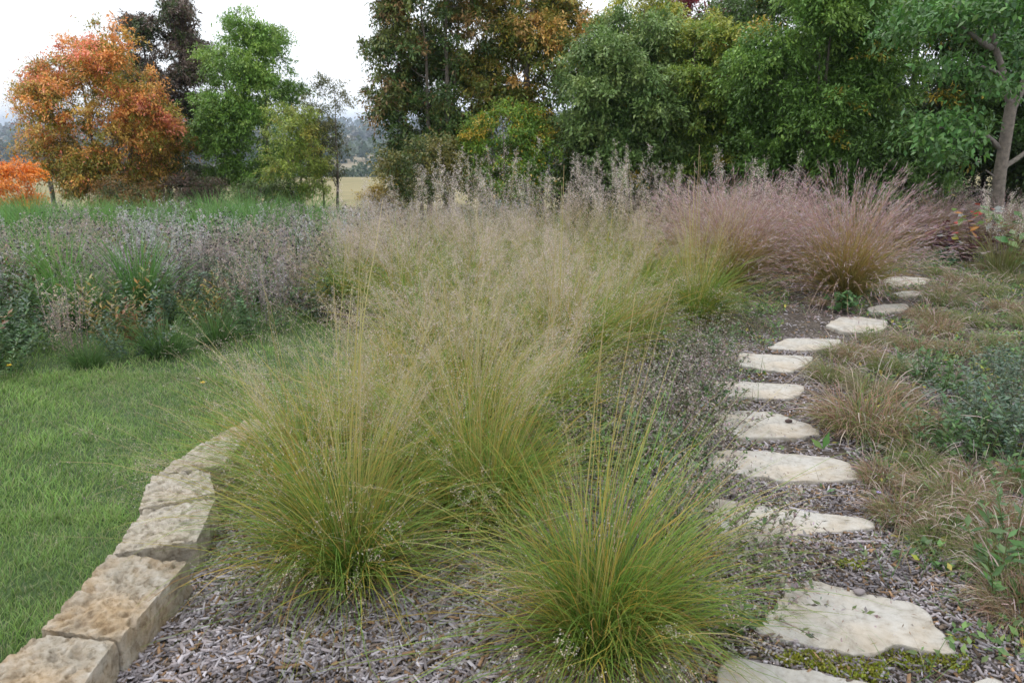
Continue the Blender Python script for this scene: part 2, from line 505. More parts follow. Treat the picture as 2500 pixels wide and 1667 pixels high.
def flagstone(poly, label, seed):
    zt = .006
    q = np.array([G(a, b, zt) for a, b in poly])[:, :2]
    FLAGW.append(q)
    c = q.mean(0)
    rs = np.random.RandomState(seed + 40)
    # resample outline
    pts = []
    for k in range(len(q)):
        a, b = q[k], q[(k + 1) % len(q)]
        m = max(2, int(np.linalg.norm(b - a) / .025))
        for t in np.arange(m) / m:
            pts.append(a * (1 - t) + b * t)
    pts = np.array(pts)
    for _ in range(1):
        pts = .25 * np.roll(pts, 1, 0) + .5 * pts + .25 * np.roll(pts, -1, 0)
    n_ = len(pts)
    j = rs.normal(0, .009, n_)
    j = .5 * j + .5 * np.roll(j, 1)
    pts = pts + unit(pts - c) * j[:, None]
    rings = [0.05, .3, .55, .75, .9, .97, 1.0]
    V = []
    def zz(P, base):
        return np.array([base + .004 * mnoise.fractal(Vector((x * 4 + seed, y * 4, 0)), .8, 2, 3) + .0015 * mnoise.noise(Vector((x * 30, y * 30, seed))) for x, y in P])
    for r in rings:
        P = c + (pts - c) * r
        V.append(np.column_stack([P, zz(P, zt - (.0015 if r == 1 else 0))]))
    ch = rs.normal(0, .004, n_)
    P = c + (pts - c) * 1.002 + unit(pts - c) * rs.normal(0, .002, n_)[:, None]
    V.append(np.column_stack([P, np.full(n_, zt - .012)]))
    P = c + (pts - c) * .99 + unit(pts - c) * ch[:, None]
    V.append(np.column_stack([P, np.full(n_, zt - .06)]))
    V = np.concatenate(V)
    V[:, :2] -= c
    mb = MB()
    m = len(rings) + 2
    i, jx = np.meshgrid(np.arange(m - 1), np.arange(n_), indexing='ij')
    k = (jx + 1) % n_
    F = np.stack([i * n_ + jx, i * n_ + k, (i + 1) * n_ + k, (i + 1) * n_ + jx], -1).reshape(-1, 4)[:, ::-1]
    mb.add(V, F, (.6, .6, .6))
    vc = np.vstack([V[:n_], V[:n_].mean(0)])
    f3 = np.array([[a, n_, (a + 1) % n_] for a in range(n_)])[:, ::-1]
    mb.add(vc, f3, (.6, .6, .6))
    o = mb.build('stepping_stone', M_flag, smooth=False, loc=(c[0], c[1], 0))
    tag(o, label, 'stepping stone', 'flagstones of the stepping path')
for k, (pl, lb) in enumerate(FLAGS):
    flagstone(pl, lb, k)
def in_flag(x, y, grow=1.0):
    r = np.zeros(len(x), bool)
    for q in FLAGW:
        c = q.mean(0)
        qq = c + (q - c) * grow
        ins = np.zeros(len(x), bool)
        for k in range(len(qq)):
            a, b = qq[k], qq[(k + 1) % len(qq)]
            cond = ((a[1] > y) != (b[1] > y)) & (x < (b[0] - a[0]) * (y - a[1]) / (b[1] - a[1] + 1e-12) + a[0])
            ins ^= cond
        r |= ins
    return r

# pebbles lying on the stones
def pebble(loc, s, label, seed, colr):
    mb = MB()
    nu, nv = 10, 14
    th = np.linspace(0, math.pi, nu); ph = np.arange(nv) / nv * 2 * math.pi
    A, B = np.meshgrid(th, ph, indexing='ij')
    rr = 1 + .12 * np.sin(3 * B + seed) * np.sin(A) + .1 * np.cos(2 * A + B)
    V = np.stack([np.sin(A) * np.cos(B) * rr * s, np.sin(A) * np.sin(B) * rr * s * .75, np.cos(A) * s * .5 + s * .42], -1)
    i, j = np.meshgrid(np.arange(nu - 1), np.arange(nv), indexing='ij'); k = (j + 1) % nv
    F = np.stack([i * nv + j, (i + 1) * nv + j, (i + 1) * nv + k, i * nv + k], -1).reshape(-1, 4)
    mb.add(V, F, colr)
    tag(mb.build('pebble', M_matte, smooth=True, loc=loc), label, 'pebble')
pebble(G(2098, 1449, .007), .022, 'grey rounded pebble on the far edge of the large cream flagstone', 1, (.25, .22, .22))
pebble(G(1925, 1031, .007), .022, 'dark brown flat pebble on the leaf shaped flagstone', 2, (.09, .065, .06))

# ------------------------------------------------------------------ wood chips
rs = np.random.RandomState(5)
def chips(n, xr, yr, keep, lmin, lmax, seed, zadd=.0):
    rs = np.random.RandomState(seed)
    x = rs.uniform(*xr, n); y = rs.uniform(*yr, n)
    k = keep(x, y) & ~in_flag(x, y, .965) & (x > edge_x(y) + .18)
    x, y = x[k], y[k]; n = len(x)
    z = bed_z(x, y) + rs.uniform(.002, .02, n) + zadd
    az = rs.uniform(0, 2 * math.pi, n); tilt = rs.normal(0, .22, n)
    ln = rs.uniform(lmin, lmax, n) * rs.uniform(.5, 1.2, n); wd = rs.uniform(.003, .012, n) * (.5 + lmax * 8); th = rs.uniform(.001, .003, n)
    d = np.stack([np.cos(az) * np.cos(tilt), np.sin(az) * np.cos(tilt), np.sin(tilt)], -1)
    s = np.stack([-np.sin(az), np.cos(az), rs.normal(0, .25, n)], -1); s = unit(s)
    u = np.cross(d, s)
    c = np.stack([x, y, z], -1)
    tp = rs.uniform(.3, 1, (n, 1))
    hl, hw, ht = ln[:, None] / 2, wd[:, None] / 2, th[:, None]
    V = np.stack([c - d * hl * rs.uniform(.8, 1.1, (n, 1)) - s * hw, c - d * hl + s * hw * tp, c + d * hl + s * hw, c + d * hl * rs.uniform(.7, 1.1, (n, 1)) - s * hw * tp], 1)
    V = np.concatenate([V + (u * ht)[:, None], V - (u * ht)[:, None]], 1)
    b = np.arange(n)[:, None] * 8
    F = np.concatenate([b + np.array([[0, 1, 2, 3]]), b + np.array([[0, 4, 5, 1]]), b + np.array([[1, 5, 6, 2]]), b + np.array([[2, 6, 7, 3]]), b + np.array([[3, 7, 4, 0]])])
    kind = rs.rand(n)
    pal = np.where(kind[:, None] < .50, np.array([.30, .265, .27]), np.where(kind[:, None] < .72, np.array([.44, .41, .43]), np.where(kind[:, None] < .9, np.array([.17, .13, .10]), np.array([.30, .19, .11]))))
    pal = pal * rs.normal(1, .22, (n, 1)).clip(.5, 1.5) * (1 - .35 * (np.sin(x * 5 + 2 * np.sin(y * 4)) * np.sin(y * 6 + x) > .35))[:, None]
    return V.reshape(-1, 3), F, np.repeat(pal, 8, 0)
mb = MB()
mb.add(*chips(24000, (-1.5, .55), (1.6, 3.3), lambda x, y: x > -2, .014, .072, 1))
mb.add(*chips(12000, (.5, 2.6), (1.8, 3.6), lambda x, y: x > -2, .010, .05, 2))
mb.add(*chips(26000, (.5, 4.2), (2.4, 6.2), lambda x, y: np.abs(x - (.7 + .30 * (y - 2))) < 1.3, .012, .045, 3))
mb.add(*chips(16000, (-1.2, 6.5), (3.3, 9.5), lambda x, y: x > -2, .02, .06, 4))
mb.add(*chips(30000, (-1.5, 2.4), (1.6, 3.6), lambda x, y: x > -2, .006, .022, 6))
mb.add(*chips(500, (-1.5, 2.4), (1.6, 3.6), lambda x, y: x > -2, .07, .12, 7, zadd=.006))
tag(mb.build('wood_chips', M_matte), 'silvery weathered wood chip mulch covering the planting bed', 'mulch', kind='stuff')

# ------------------------------------------------------------------ lawn grass
def lawn_blades():
    rs = np.random.RandomState(11)
    mb = MB()
    for (n, y0, y1, hh, ww) in ((70000, 1.4, 3.4, .05, .0026), (70000, 3.3, 5.6, .052, .0036), (40000, 5.4, 8.4, .058, .005)):
        y = rs.uniform(y0, y1, n); x = rs.uniform(-.8 * y1 - .4, .3, n)
        k = (x < edge_x(y) + .05) & (np.abs(x) < .72 * y + .5)
        x, y = x[k], y[k]; m = len(x)
        cl = .7 * np.sin(x * 5.1 + 2 * np.sin(y * 3.7)) * np.sin(y * 4.9 + x * 1.3) + .6 * np.sin(x * 13 + y * 5) * np.sin(y * 11 - x * 3)
        edge = np.exp(-np.maximum(edge_x(y) - x, 0) / .12)
        ln = hh * (1 + .28 * cl + .5 * edge) * rs.uniform(.6, 1.35, m)
        az = rs.uniform(0, 2 * math.pi, m) * .7 + 1.5 * np.sin(x * 2 + y)
        lean = rs.uniform(.05, .7, m)
        base = np.stack([x, y, terrain(x, y) + .005], -1)
        P = paths(base, az, lean, rs.uniform(.2, 1.2, m), ln, 3, rs, zmin=None)
        dryp = (rs.rand(m) < .16 + .16 * (np.sin(x * 2.3 + 1) * np.sin(y * 1.9 + x) > .2))[:, None]
        lum = (1 + .22 * cl)[:, None]
        a = vary(rs, (.11, .205, .042), m) * lum
        b = np.where(dryp, np.array([.44, .38, .25]), vary(rs, (.29, .43, .12), m) * lum)
        ribbon(mb, P, az, ww, a, b, rs, tip=.15)
    return mb
tag(lawn_blades().build('lawn_grass', M_blade), 'short green mown lawn grass left of the stone edging', 'grass', kind='stuff')

# ------------------------------------------------------------------ fountain grass with airy seed panicles
def panicles(mb, P, rs, t0, nb, ns, blen, spike, colr, stemcol, spread=.9):
    n = len(P)
    t = t0 + (1 - t0) * rs.rand(n, nb) ** .8
    B = at_t(P, t)
    B2 = at_t(P, np.clip(t + .05, 0, 1)) - at_t(P, np.clip(t - .05, 0, 1))
    ax = unit(B2)
    d = unit(ax * 1.0 + rs.normal(0, spread, (n, nb, 3)) + np.array([0, 0, -.15]))
    ln = blen * (1.15 - .75 * (t - t0) / (1 - t0)) * rs.uniform(.5, 1.2, (n, nb))
    B = B.reshape(-1, 3); d = d.reshape(-1, 3); ln = ln.reshape(-1)
    m = len(B)
    e = B + d * ln[:, None]
    sd = unit(np.cross(d, rdir(rs, m))) * .00035
    V = np.stack([B + sd, B - sd, e - sd * .6, e + sd * .6], 1)
    mb.add(V, np.arange(m)[:, None] * 4 + np.arange(4)[None], np.repeat(np.broadcast_to(stemcol, (m, 3)), 4, 0))
    u = rs.uniform(.25, 1.05, (m, ns, 1))
    S = B[:, None] + d[:, None] * ln[:, None, None] * u + rs.normal(0, 1, (m, ns, 3)) * (ln * .13)[:, None, None]
    S = S.reshape(-1, 3)
    k = len(S)
    mb.rhombs(S, rdir(rs, k, -.3), rdir(rs, k), spike * rs.uniform(.7, 1.4, k), spike * .55, vary(rs, colr, k, .22, .06))
def dropseed(name, seed, nblade, nculm, bl=.60, cl=.92, wd=.0026, dense=(12, 5), tall=0, green=1.0, droopy=.0, spike=.0042):
    rs = np.random.RandomState(seed)
    root = empty(name, (0, 0, 0))
    mb = MB()
    n = nblade
    r = .10 * np.sqrt(rs.rand(n)); az = rs.uniform(0, 2 * math.pi, n)
    base = np.stack([r * np.cos(az), r * np.sin(az), 0 * r], -1)
    nsub = 9
    sa = rs.uniform(0, 6.28, nsub); sr = .15 * np.sqrt(rs.rand(nsub)); si = rs.randint(nsub, size=n)
    base[:, 0] = base[:, 0] * .55 + (sr * np.cos(sa))[si]; base[:, 1] = base[:, 1] * .55 + (sr * np.sin(sa))[si]
    az = np.arctan2(np.sin(az) + .55 * np.sin(sa[si]), np.cos(az) + .55 * np.cos(sa[si])) + rs.normal(0, .5, n)
    f1, f2 = rs.uniform(0, 6.28, 2)
    wob = .5 * np.sin(2 * az + f1) + .5 * np.sin(5 * az + f2)
    lean = np.abs(rs.normal(.15, .42, n)) * (1 + .45 * wob) + r * 2
    bend = (rs.uniform(.3, 2.1, n) + droopy) * (1 - .25 * wob)
    ln = bl * rs.uniform(.45, 1.35, n) * (1 + .18 * wob) * rs.uniform(.75, 1.2, nsub)[si]
    P = paths(base, az, lean, bend, ln, 8, rs, power=1.3, wig=np.where(rs.rand(n, 1) < .18, .30, .07))
    yel = (rs.rand(n) < .24)[:, None]
    a = np.where(yel, vary(rs, (.30, .27, .04), n), vary(rs, (.065, .16, .024), n) * np.array([1, green, 1]))
    b = np.where(yel, vary(rs, (.52, .38, .08), n), vary(rs, (.24, .34, .055), n))
    brn = (rs.rand(n) < .06)[:, None]
    b = np.where(brn, np.array([.42, .22, .08]), b)
    ribbon(mb, P, az, wd * rs.uniform(.7, 1.3, n), a, b, rs, tip=.1)
    # dead thatch at the crown
    k = n // 4
    az2 = rs.uniform(0, 2 * math.pi, k)
    base2 = np.stack([.11 * np.cos(az2), .11 * np.sin(az2), 0 * az2], -1)
    P2 = paths(base2, az2, rs.uniform(.5, 1.2, k), rs.uniform(.3, 1.2, k), bl * .55 * rs.uniform(.5, 1.2, k), 6, rs, wig=.12)
    ribbon(mb, P2, az2, wd * .8, vary(rs, (.18, .12, .06), k), vary(rs, (.34, .27, .15), k), rs)
    mb.build('foliage', M_blade, root)
    # culms
    mc = MB()
    n = nculm
    nbun = max(8, n // 9)
    bi = rs.randint(nbun, size=n)
    az = rs.uniform(0, 2 * math.pi, nbun)[bi] + rs.normal(0, .13, n)
    base = np.stack([.06 * np.cos(az), .06 * np.sin(az), 0 * az], -1) + rs.normal(0, .012, (n, 3)) * np.array([1, 1, 0])
    lean = np.abs(rs.normal(.10, .34, nbun))[bi] + rs.normal(0, .06, n); bend = rs.uniform(.05, 1.15, nbun)[bi] * rs.uniform(.8, 1.2, n) * (1 + .3 * lean)
    ln = cl * rs.uniform(.7, 1.2, n)
    if tall:
        az[:tall] = az[0] + rs.normal(0, .25, tall)
        lean[:tall] = rs.uniform(.0, .14, tall); bend[:tall] = rs.uniform(.02, .18, tall); ln[:tall] = cl * rs.uniform(1.05, 1.45, tall)
    st = slice(tall, tall + max(6, n // 9))
    kst = len(lean[st])
    az[st] = rs.uniform(0, 6.28, kst); lean[st] = rs.uniform(.5, 1.15, kst); bend[st] = rs.uniform(-.1, .5, kst)
    P = paths(base, az, lean, bend, ln, 9, rs, power=1.5, wig=.035)
    ribbon(mc, P, az, (.0026 + .0026 * (np.arange(n) < tall)) * rs.uniform(.7, 1.2, n), vary(rs, (.24, .28, .07), n, .1), vary(rs, (.52, .42, .24), n, .15), rs, tip=.35, mid=vary(rs, (.42, .37, .11), n, .12))
    mc.build('flower_stem', M_dry, root)
    ms = MB()
    keep = P if not tall else P[tall:]
    panicles(ms, keep, rs, .62, dense[0], dense[1], .10, spike, (.60, .50, .46), (.50, .42, .31), .8)
    if tall > 4:      # short panicles caught low inside the clump
        k = 16
        az = rs.uniform(-2.4, -.7, k)
        b_ = np.stack([.1 * np.cos(az), .1 * np.sin(az), 0 * az], -1)
        Pl = paths(b_, az, rs.uniform(.1, .5, k), rs.uniform(.8, 2.2, k), rs.uniform(.30, .48, k), 9, rs)
        panicles(ms, Pl, rs, .5, 10, 4, .05, .0075, (.66, .58, .48), (.5, .42, .3), .7)
    ms.build('seed_head', M_dry, root)
    return root
GD = 'fountain grass clumps with airy seed heads'
g1 = dropseed('fountain_grass_clump', 101, 2300, 66, .62, .98, .0030, (6, 4), tall=10, green=1.0)
p = G(1455, 1590); g1.location = (p[0], p[1], 0)
tag(g1, 'green arching grass clump nearest the camera, bottom centre beside the path', 'grass clump', GD)
g2 = dropseed('fountain_grass_clump', 102, 2200, 150, .62, .98, .0028, (8, 4), tall=9)
p = G(860, 1390); g2.location = (p[0], p[1], 0)
tag(g2, 'green gold grass clump rising over the mulch just right of the stone blocks', 'grass clump', GD)
g3 = dropseed('fountain_grass_clump', 103, 1900, 130, .60, .95, .0027, (8, 4), tall=5)
p = G(1175, 1270); g3.location = (p[0], p[1], 0)
tag(g3, 'grass clump behind and between the two nearest clumps, with dead thatch at its foot', 'grass clump', GD)
protoD = [dropseed('fountain_grass_clump', 110 + k, 1500, 105, .62, .92, .0034, (9, 5), tall=2, droopy=.1, spike=.0052) for k in range(3)]
protoF = [dropseed('fountain_grass_clump', 120 + k, 1000, 85, .58, .80, .0052, (10, 6), droopy=.1, spike=.0074) for k in range(3)]

def place(protos, spots, name, cat, group, labelf, zf, smin=.88, smax=1.12, seed=1):
    """first use of each prototype moves the prototype itself, then copies"""
    rs = np.random.RandomState(seed)
    for k, sp in enumerate(spots):
        x, y = sp[0], sp[1]
        s = rs.uniform(smin, smax) * (sp[2] if len(sp) > 2 else 1)
        rz = rs.uniform(0, 6.28)
        pr = protos[k % len(protos)]
        lb = labelf(k, x, y)
        if not pr.get('used'):
            pr['used'] = 1
            pr.location = (x, y, zf(x, y)); pr.rotation_euler = (0, 0, rz); pr.scale = (s, s, s)
            tag(pr, lb, cat, group)
        else:
            clone(pr, name, (x, y, zf(x, y)), rz, s, lb, cat, group)
bz = lambda x, y: float(bed_z(np.array([x]), np.array([y]))[0])
spotsD = [tuple(G(*q)[:2]) for q in [(760, 1180), (960, 1130), (1150, 1080), (1330, 1020), (640, 1060), (830, 1000), (1010, 960), (1190, 920), (1360, 900), (1120, 1180), (1500, 860)]]
LD = ['grass clump behind the near left one, arching over the white wall blocks', 'gold and green clump in the second row, left of the picture centre',
      'gold and green clump in the second row at the picture centre', 'clump at the right end of the second row, beside the grey asters',
      'grass clump leaning over the farthest wall block and lawn', 'third row clump left of the tall lone golden stalk',
      'third row clump straight behind the tall lone golden stalk', 'third row clump right of the picture centre under beige haze of seed',
      'third row clump on the right, bordering the mulch and grey asters', 'small clump squeezed behind the central one', 'right hand clump of the fourth row, overhanging the mulch']
place(protoD, spotsD, 'fountain_grass_clump', 'grass clump', GD, lambda k, x, y: LD[k], bz, seed=2)
sF = []
rs = np.random.RandomState(8)
for yy in np.arange(5.4, 10.2, .62):
    x0 = float(edge_x(yy)) + .2
    x0 = max(x0, -1.3 - .12 * (yy - 6))
    x1 = .80 + .06 * (yy - 5) + .5 * max(0, yy - 8.2)
    for xx in np.arange(x0, x1, .62):
        sF.append((xx + rs.uniform(-.15, .15), yy + rs.uniform(-.15, .15)))
place(protoF, sF, 'fountain_grass_clump', 'grass clump', 'fountain grass clumps merged in the beige drift', lambda k, x, y: 'clump in the beige drift, ' + ['nearest', 'second', 'third', 'fourth', 'fifth', 'sixth', 'seventh', 'rearmost'][min(7, int((y - 5.1) / .62))] + ' row, ' + ('left end' if x < -.9 else 'left of centre' if x < -.1 else 'at centre' if x < .7 else 'right of centre' if x < 1.5 else 'right end'), bz, seed=3)
gg = clone(g3, 'fountain_grass_clump', (*G(1690, 785)[:2], 0), 1.0, 1.1, 'bright green isolated fountain grass clump left of the purple grasses, above the mulch', 'grass clump', GD)
gg2 = clone(protoD[2], 'fountain_grass_clump', (*G(1560, 740)[:2], 0), 2.0, 1.0, 'fountain grass clump directly left of the isolated bright green one', 'grass clump', GD)

# ------------------------------------------------------------------ tall purple bunch grass (bluestem)
def bluestem(name, seed, n=520, h=1.18, spread=.42, wd=.0032):
    rs = np.random.RandomState(seed)
    root = empty(name, (0, 0, 0))
    mb = MB()
    r = .13 * np.sqrt(rs.rand(n)); az = rs.uniform(0, 2 * math.pi, n)
    base = np.stack([r * np.cos(az), r * np.sin(az), 0 * r], -1)
    az = az + rs.normal(0, .35, n)
    lean = np.abs(rs.normal(.10, spread, n)).clip(0, 1.2); bend = rs.uniform(.3, .95, n) * (1 + lean)
    ln = h * rs.uniform(.72, 1.12, n)
    P = paths(base, az, lean, bend, ln, 9, rs, power=1.4, wig=.04)
    ribbon(mb, P, az, wd, vary(rs, (.24, .22, .045), n), vary(rs, (.46, .33, .32), n), rs, tip=.3, mid=vary(rs, (.42, .29, .09), n))
    # basal leaves
    k = n * 2
    az2 = rs.uniform(0, 2 * math.pi, k)
    b2 = np.stack([.12 * np.cos(az2), .12 * np.sin(az2), 0 * az2], -1)
    P2 = paths(b2, az2, np.abs(rs.normal(.2, .35, k)), rs.uniform(.4, 1.6, k), h * .55 * rs.uniform(.5, 1.2, k), 7, rs, power=1.3, wig=.06)
    g = rs.rand(k)[:, None]
    tipc = np.where(g < .5, vary(rs, (.32, .30, .06), k), np.where(g < .8, vary(rs, (.42, .24, .12), k), vary(rs, (.36, .26, .22), k)))
    ribbon(mb, P2, az2, wd * 1.2, vary(rs, (.20, .20, .05), k), tipc, rs)
    mb.build('foliage', M_blade, root)
    # side shoots with fuzzy awns
    ms = MB()
    nb = 14
    t = rs.uniform(.5, 1, (n, nb))
    B = at_t(P, t).reshape(-1, 3)
    ax = unit(at_t(P, np.clip(t + .04, 0, 1)) - at_t(P, np.clip(t - .04, 0, 1))).reshape(-1, 3)
    m = len(B)
    dv = unit(ax + rs.normal(0, .30, (m, 3)))
    colr = np.where((rs.rand(m) < .5)[:, None], vary(rs, (.40, .26, .26), m), vary(rs, (.55, .44, .44), m))
    ms.rhombs(B, dv, rdir(rs, m), rs.uniform(.03, .085, m), .0042, colr)
    ms.build('seed_plume', M_dry, root)
    return root
GB = 'purple bunch grasses at the bend of the path'
b1 = bluestem('bunch_grass_clump', 201, 900, 1.25, .56)
p = G(2060, 722); b1.location = (p[0], p[1], 0)
tag(b1, 'large mauve and gold bunch grass fanning out at the far end of the stepping stones', 'grass clump', GB)
b2 = bluestem('bunch_grass_clump', 202, 800, 1.2, .5)
p = G(1780, 700); b2.location = (p[0], p[1], 0)
tag(b2, 'wide mauve bunch grass behind the bright green fountain grass', 'grass clump', GB)
clone(b1, 'bunch_grass_clump', (*G(1900, 655)[:2], 0), 2.2, .85, 'mauve bunch grass tucked between and behind the two widest ones', 'grass clump', GB)
clone(b2, 'bunch_grass_clump', (*G(1700, 668)[:2], 0), 4.0, .9, 'leftmost of the mauve bunch grasses, in front of dark tree trunks', 'grass clump', GB)
clone(b1, 'bunch_grass_clump', (*G(2280, 600)[:2], bz(5.6, 11)), .6, .75, 'dark reddish bunch grass behind the red leaved shrub', 'grass clump', GB)
clone(b2, 'bunch_grass_clump', (*G(2430, 598)[:2], bz(6.6, 11)), 1.6, .7, 'rusty bunch grass at the foot of the grey tree trunk', 'grass clump', GB)
clone(b2, 'bunch_grass_clump', (*G(2215, 600)[:2], bz(5.0, 10)), 1.6, .62, 'mauve bunch grass just behind the largest one on its right side', 'grass clump', GB)

# ------------------------------------------------------------------ tall airy panicles behind the drift
def tallgrass(seed, n=13, h=1.42):
    rs = np.random.RandomState(seed)
    root = empty('switch_grass_clump', (0, 0, 0))
    mb = MB()
    az = rs.uniform(0, 2 * math.pi, n); base = np.stack([.1 * np.cos(az), .1 * np.sin(az), 0 * az], -1)
    P = paths(base, az, np.abs(rs.normal(.02, .10, n)), rs.uniform(.02, .22, n), h * rs.uniform(.6, 1.1, n), 8, rs, wig=.03)
    ribbon(mb, P, az, .004, (.20, .20, .06), (.42, .34, .20), rs, tip=.4)
    k = 160
    az2 = rs.uniform(0, 2 * math.pi, k); b2 = np.stack([.1 * np.cos(az2), .1 * np.sin(az2), 0 * az2], -1)
    P2 = paths(b2, az2, np.abs(rs.normal(.15, .25, k)), rs.uniform(.4, 1.4, k), h * .6 * rs.uniform(.6, 1.2, k), 6, rs)
    ribbon(mb, P2, az2, .007, vary(rs, (.12, .16, .04), k), vary(rs, (.30, .27, .10), k), rs)
    mb.build('foliage', M_blade, root)
    ms = MB()
    panicles(ms, P, rs, .52, 30, 8, .17, .0115, (.68, .60, .54), (.45, .38, .28), .5)
    ms.build('seed_head', M_dry, root)
    return root
tp = [tallgrass(301), tallgrass(302), tallgrass(303)]
sT = [(D(px, 500, yy)[0], yy, s) for px, yy, s in [(1075, 9.8, .98), (1145, 10.2, .92), (1225, 9.9, 1.05), (1300, 10.4, .84), (1380, 10.0, .93), (1490, 9.6, 1.0), (1540, 10.2, .98), (1600, 10.3, .85), (990, 10.3, .78), (930, 10.0, .72), (1680, 9.9, .84), (1800, 9.4, .95), (1890, 9.6, .95), (1450, 10.8, .9), (860, 10.5, .7)]]
LT = ['cream speckled plume of tall grass left of the tallest spire', 'short cream plume between the two left spires', 'tallest cream spire of grass against the green trees, left of centre',
      'low cream plume right of the tallest spire', 'cream plume standing against the dark tree bases at centre', 'broad dense cream plume in front of the dark trunks', 'right half of the broad cream plume group by the dark trunk',
      'cream plume between the broad plumes and the mauve grass', 'low beige plume in front of the yellow shrub', 'beige plume at the left end of the row, below the golden field', 'cream plume over the leftmost mauve grass',
      'green tinted plume above the mauve grasses on the left', 'green tinted plume rising behind the middle of the mauve grasses', 'cream plume set farther back at centre', 'faint low plume farthest left, beside the open field']
place(tp, sT, 'switch_grass_clump', 'grass clump', 'tall cream plumed grasses behind the drift', lambda k, x, y: LT[k], lambda x, y: -.02, 1, 1.0001, seed=4)

# ------------------------------------------------------------------ low curled brown tufts on the right
def grama(seed, n=620, green=.25):
    rs = np.random.RandomState(seed)
    root = empty('grass_tuft', (0, 0, 0))
    mb = MB()
    r = .13 * np.sqrt(rs.rand(n)); az = rs.uniform(0, 2 * math.pi, n)
    base = np.stack([r * np.cos(az), r * np.sin(az), 0 * r], -1)
    az = az + rs.normal(0, .7, n)
    P = paths(base, az, np.abs(rs.normal(.25, .35, n)), rs.uniform(1.0, 2.8, n), rs.uniform(.08, .22, n), 6, rs, power=1.4, wig=.10)
    g = rs.rand(n)[:, None]
    a = np.where(g < green, vary(rs, (.10, .17, .04), n), vary(rs, (.22, .14, .07), n))
    b = np.where(g < green, vary(rs, (.24, .28, .09), n), np.where(g < .6, vary(rs, (.36, .22, .15), n), vary(rs, (.46, .36, .29), n)))
    ribbon(mb, P, az, .0021, a, b, rs, tip=.3)
    mb.build('foliage', M_dry, root)
    ms = MB()
    k = 42
    az = rs.uniform(0, 2 * math.pi, k)
    base = np.stack([.1 * np.cos(az), .1 * np.sin(az), 0 * az], -1)
    P = paths(base, az, np.abs(rs.normal(.3, .3, k)), rs.uniform(.8, 2.0, k), rs.uniform(.18, .30, k), 8, rs, power=1.8, wig=.06)
    ribbon(ms, P[:, 5:], az, .0034, vary(rs, (.42, .33, .28), k), vary(rs, (.56, .48, .43), k), rs, tip=.4)
    ribbon(ms, P[:, :6], az, .0014, (.4, .3, .2), (.5, .4, .3), rs, tip=.9)
    ms.build('seed_head', M_dry, root)
    return root
gp = [grama(401, 950, .30), grama(402, 900, .62), grama(403, 900, .25), grama(404, 850, .75)]
gs_px = [(2110, 1050, 1.55), (2030, 925, 1.0), (2100, 880, 1.1), (2170, 905, .9), (2230, 850, 1.1), (2150, 840, 1.0), (2290, 810, 1.1), (2370, 790, 1.0), (2260, 780, 1.0), (2310, 740, 1.1), (2300, 715, 1.0), (2400, 720, 1.1),
         (2340, 690, 1.0), (2470, 690, 1.2), (2450, 760, 1.0), (2290, 670, .9), (2400, 660, 1.0), (2480, 640, 1.1), (2160, 1180, 1.0), (2240, 1140, 1.1), (2200, 1260, 1.1), (2300, 1220, 1.2), (2380, 1180, 1.1), (2330, 1300, 1.0), (2430, 1280, 1.2),
         (2450, 1400, 1.2), (2240, 1030, .8), (2190, 1090, .8), (2480, 1180, 1.1), (2420, 840, .8), (2500, 1500, 1.2), (2060, 870, .9), (2340, 860, .8), (2520, 800, 1.1), (2350, 1230, 1.0), (2280, 1330, .9), (2480, 1340, 1.2), (2130, 960, .9), (2200, 970, .8)]
LG = {0: 'rounded mound of curled pinkish brown grass right of the leaf shaped flagstone'}
def lg(k, x, y):
    if k in LG: return LG[k]
    near = min(range(len(FLAGW)), key=lambda q: np.hypot(*(FLAGW[q].mean(0) - np.array([x, y]))))
    dx = x - FLAGW[near].mean(0)[0]
    nm = ['farthest', 'second farthest', 'third farthest', 'fourth farthest', 'fifth farthest', 'sixth farthest', 'seventh farthest', 'leaf shaped', 'wide cream', 'twig covered', 'large cream', 'bottom cut', 'bottom corner'][near]
    return 'tawny curled grass tuft ' + ('touching' if dx < .55 else 'just right of' if dx < 1.0 else 'well right of' if dx < 1.7 else 'at the picture edge, level with') + ' the ' + nm + ' flagstone'
place(gp, [(*G(a, b)[:2], s * (.74 if b > 1100 else .98 if b != 1050 else 1.05)) for a, b, s in gs_px if b < 1100 or (a + b) % 4 != 1], 'grass_tuft', 'grass tuft', 'curled brown grass tufts right of the path', lg, bz, .9, 1.1, seed=6)

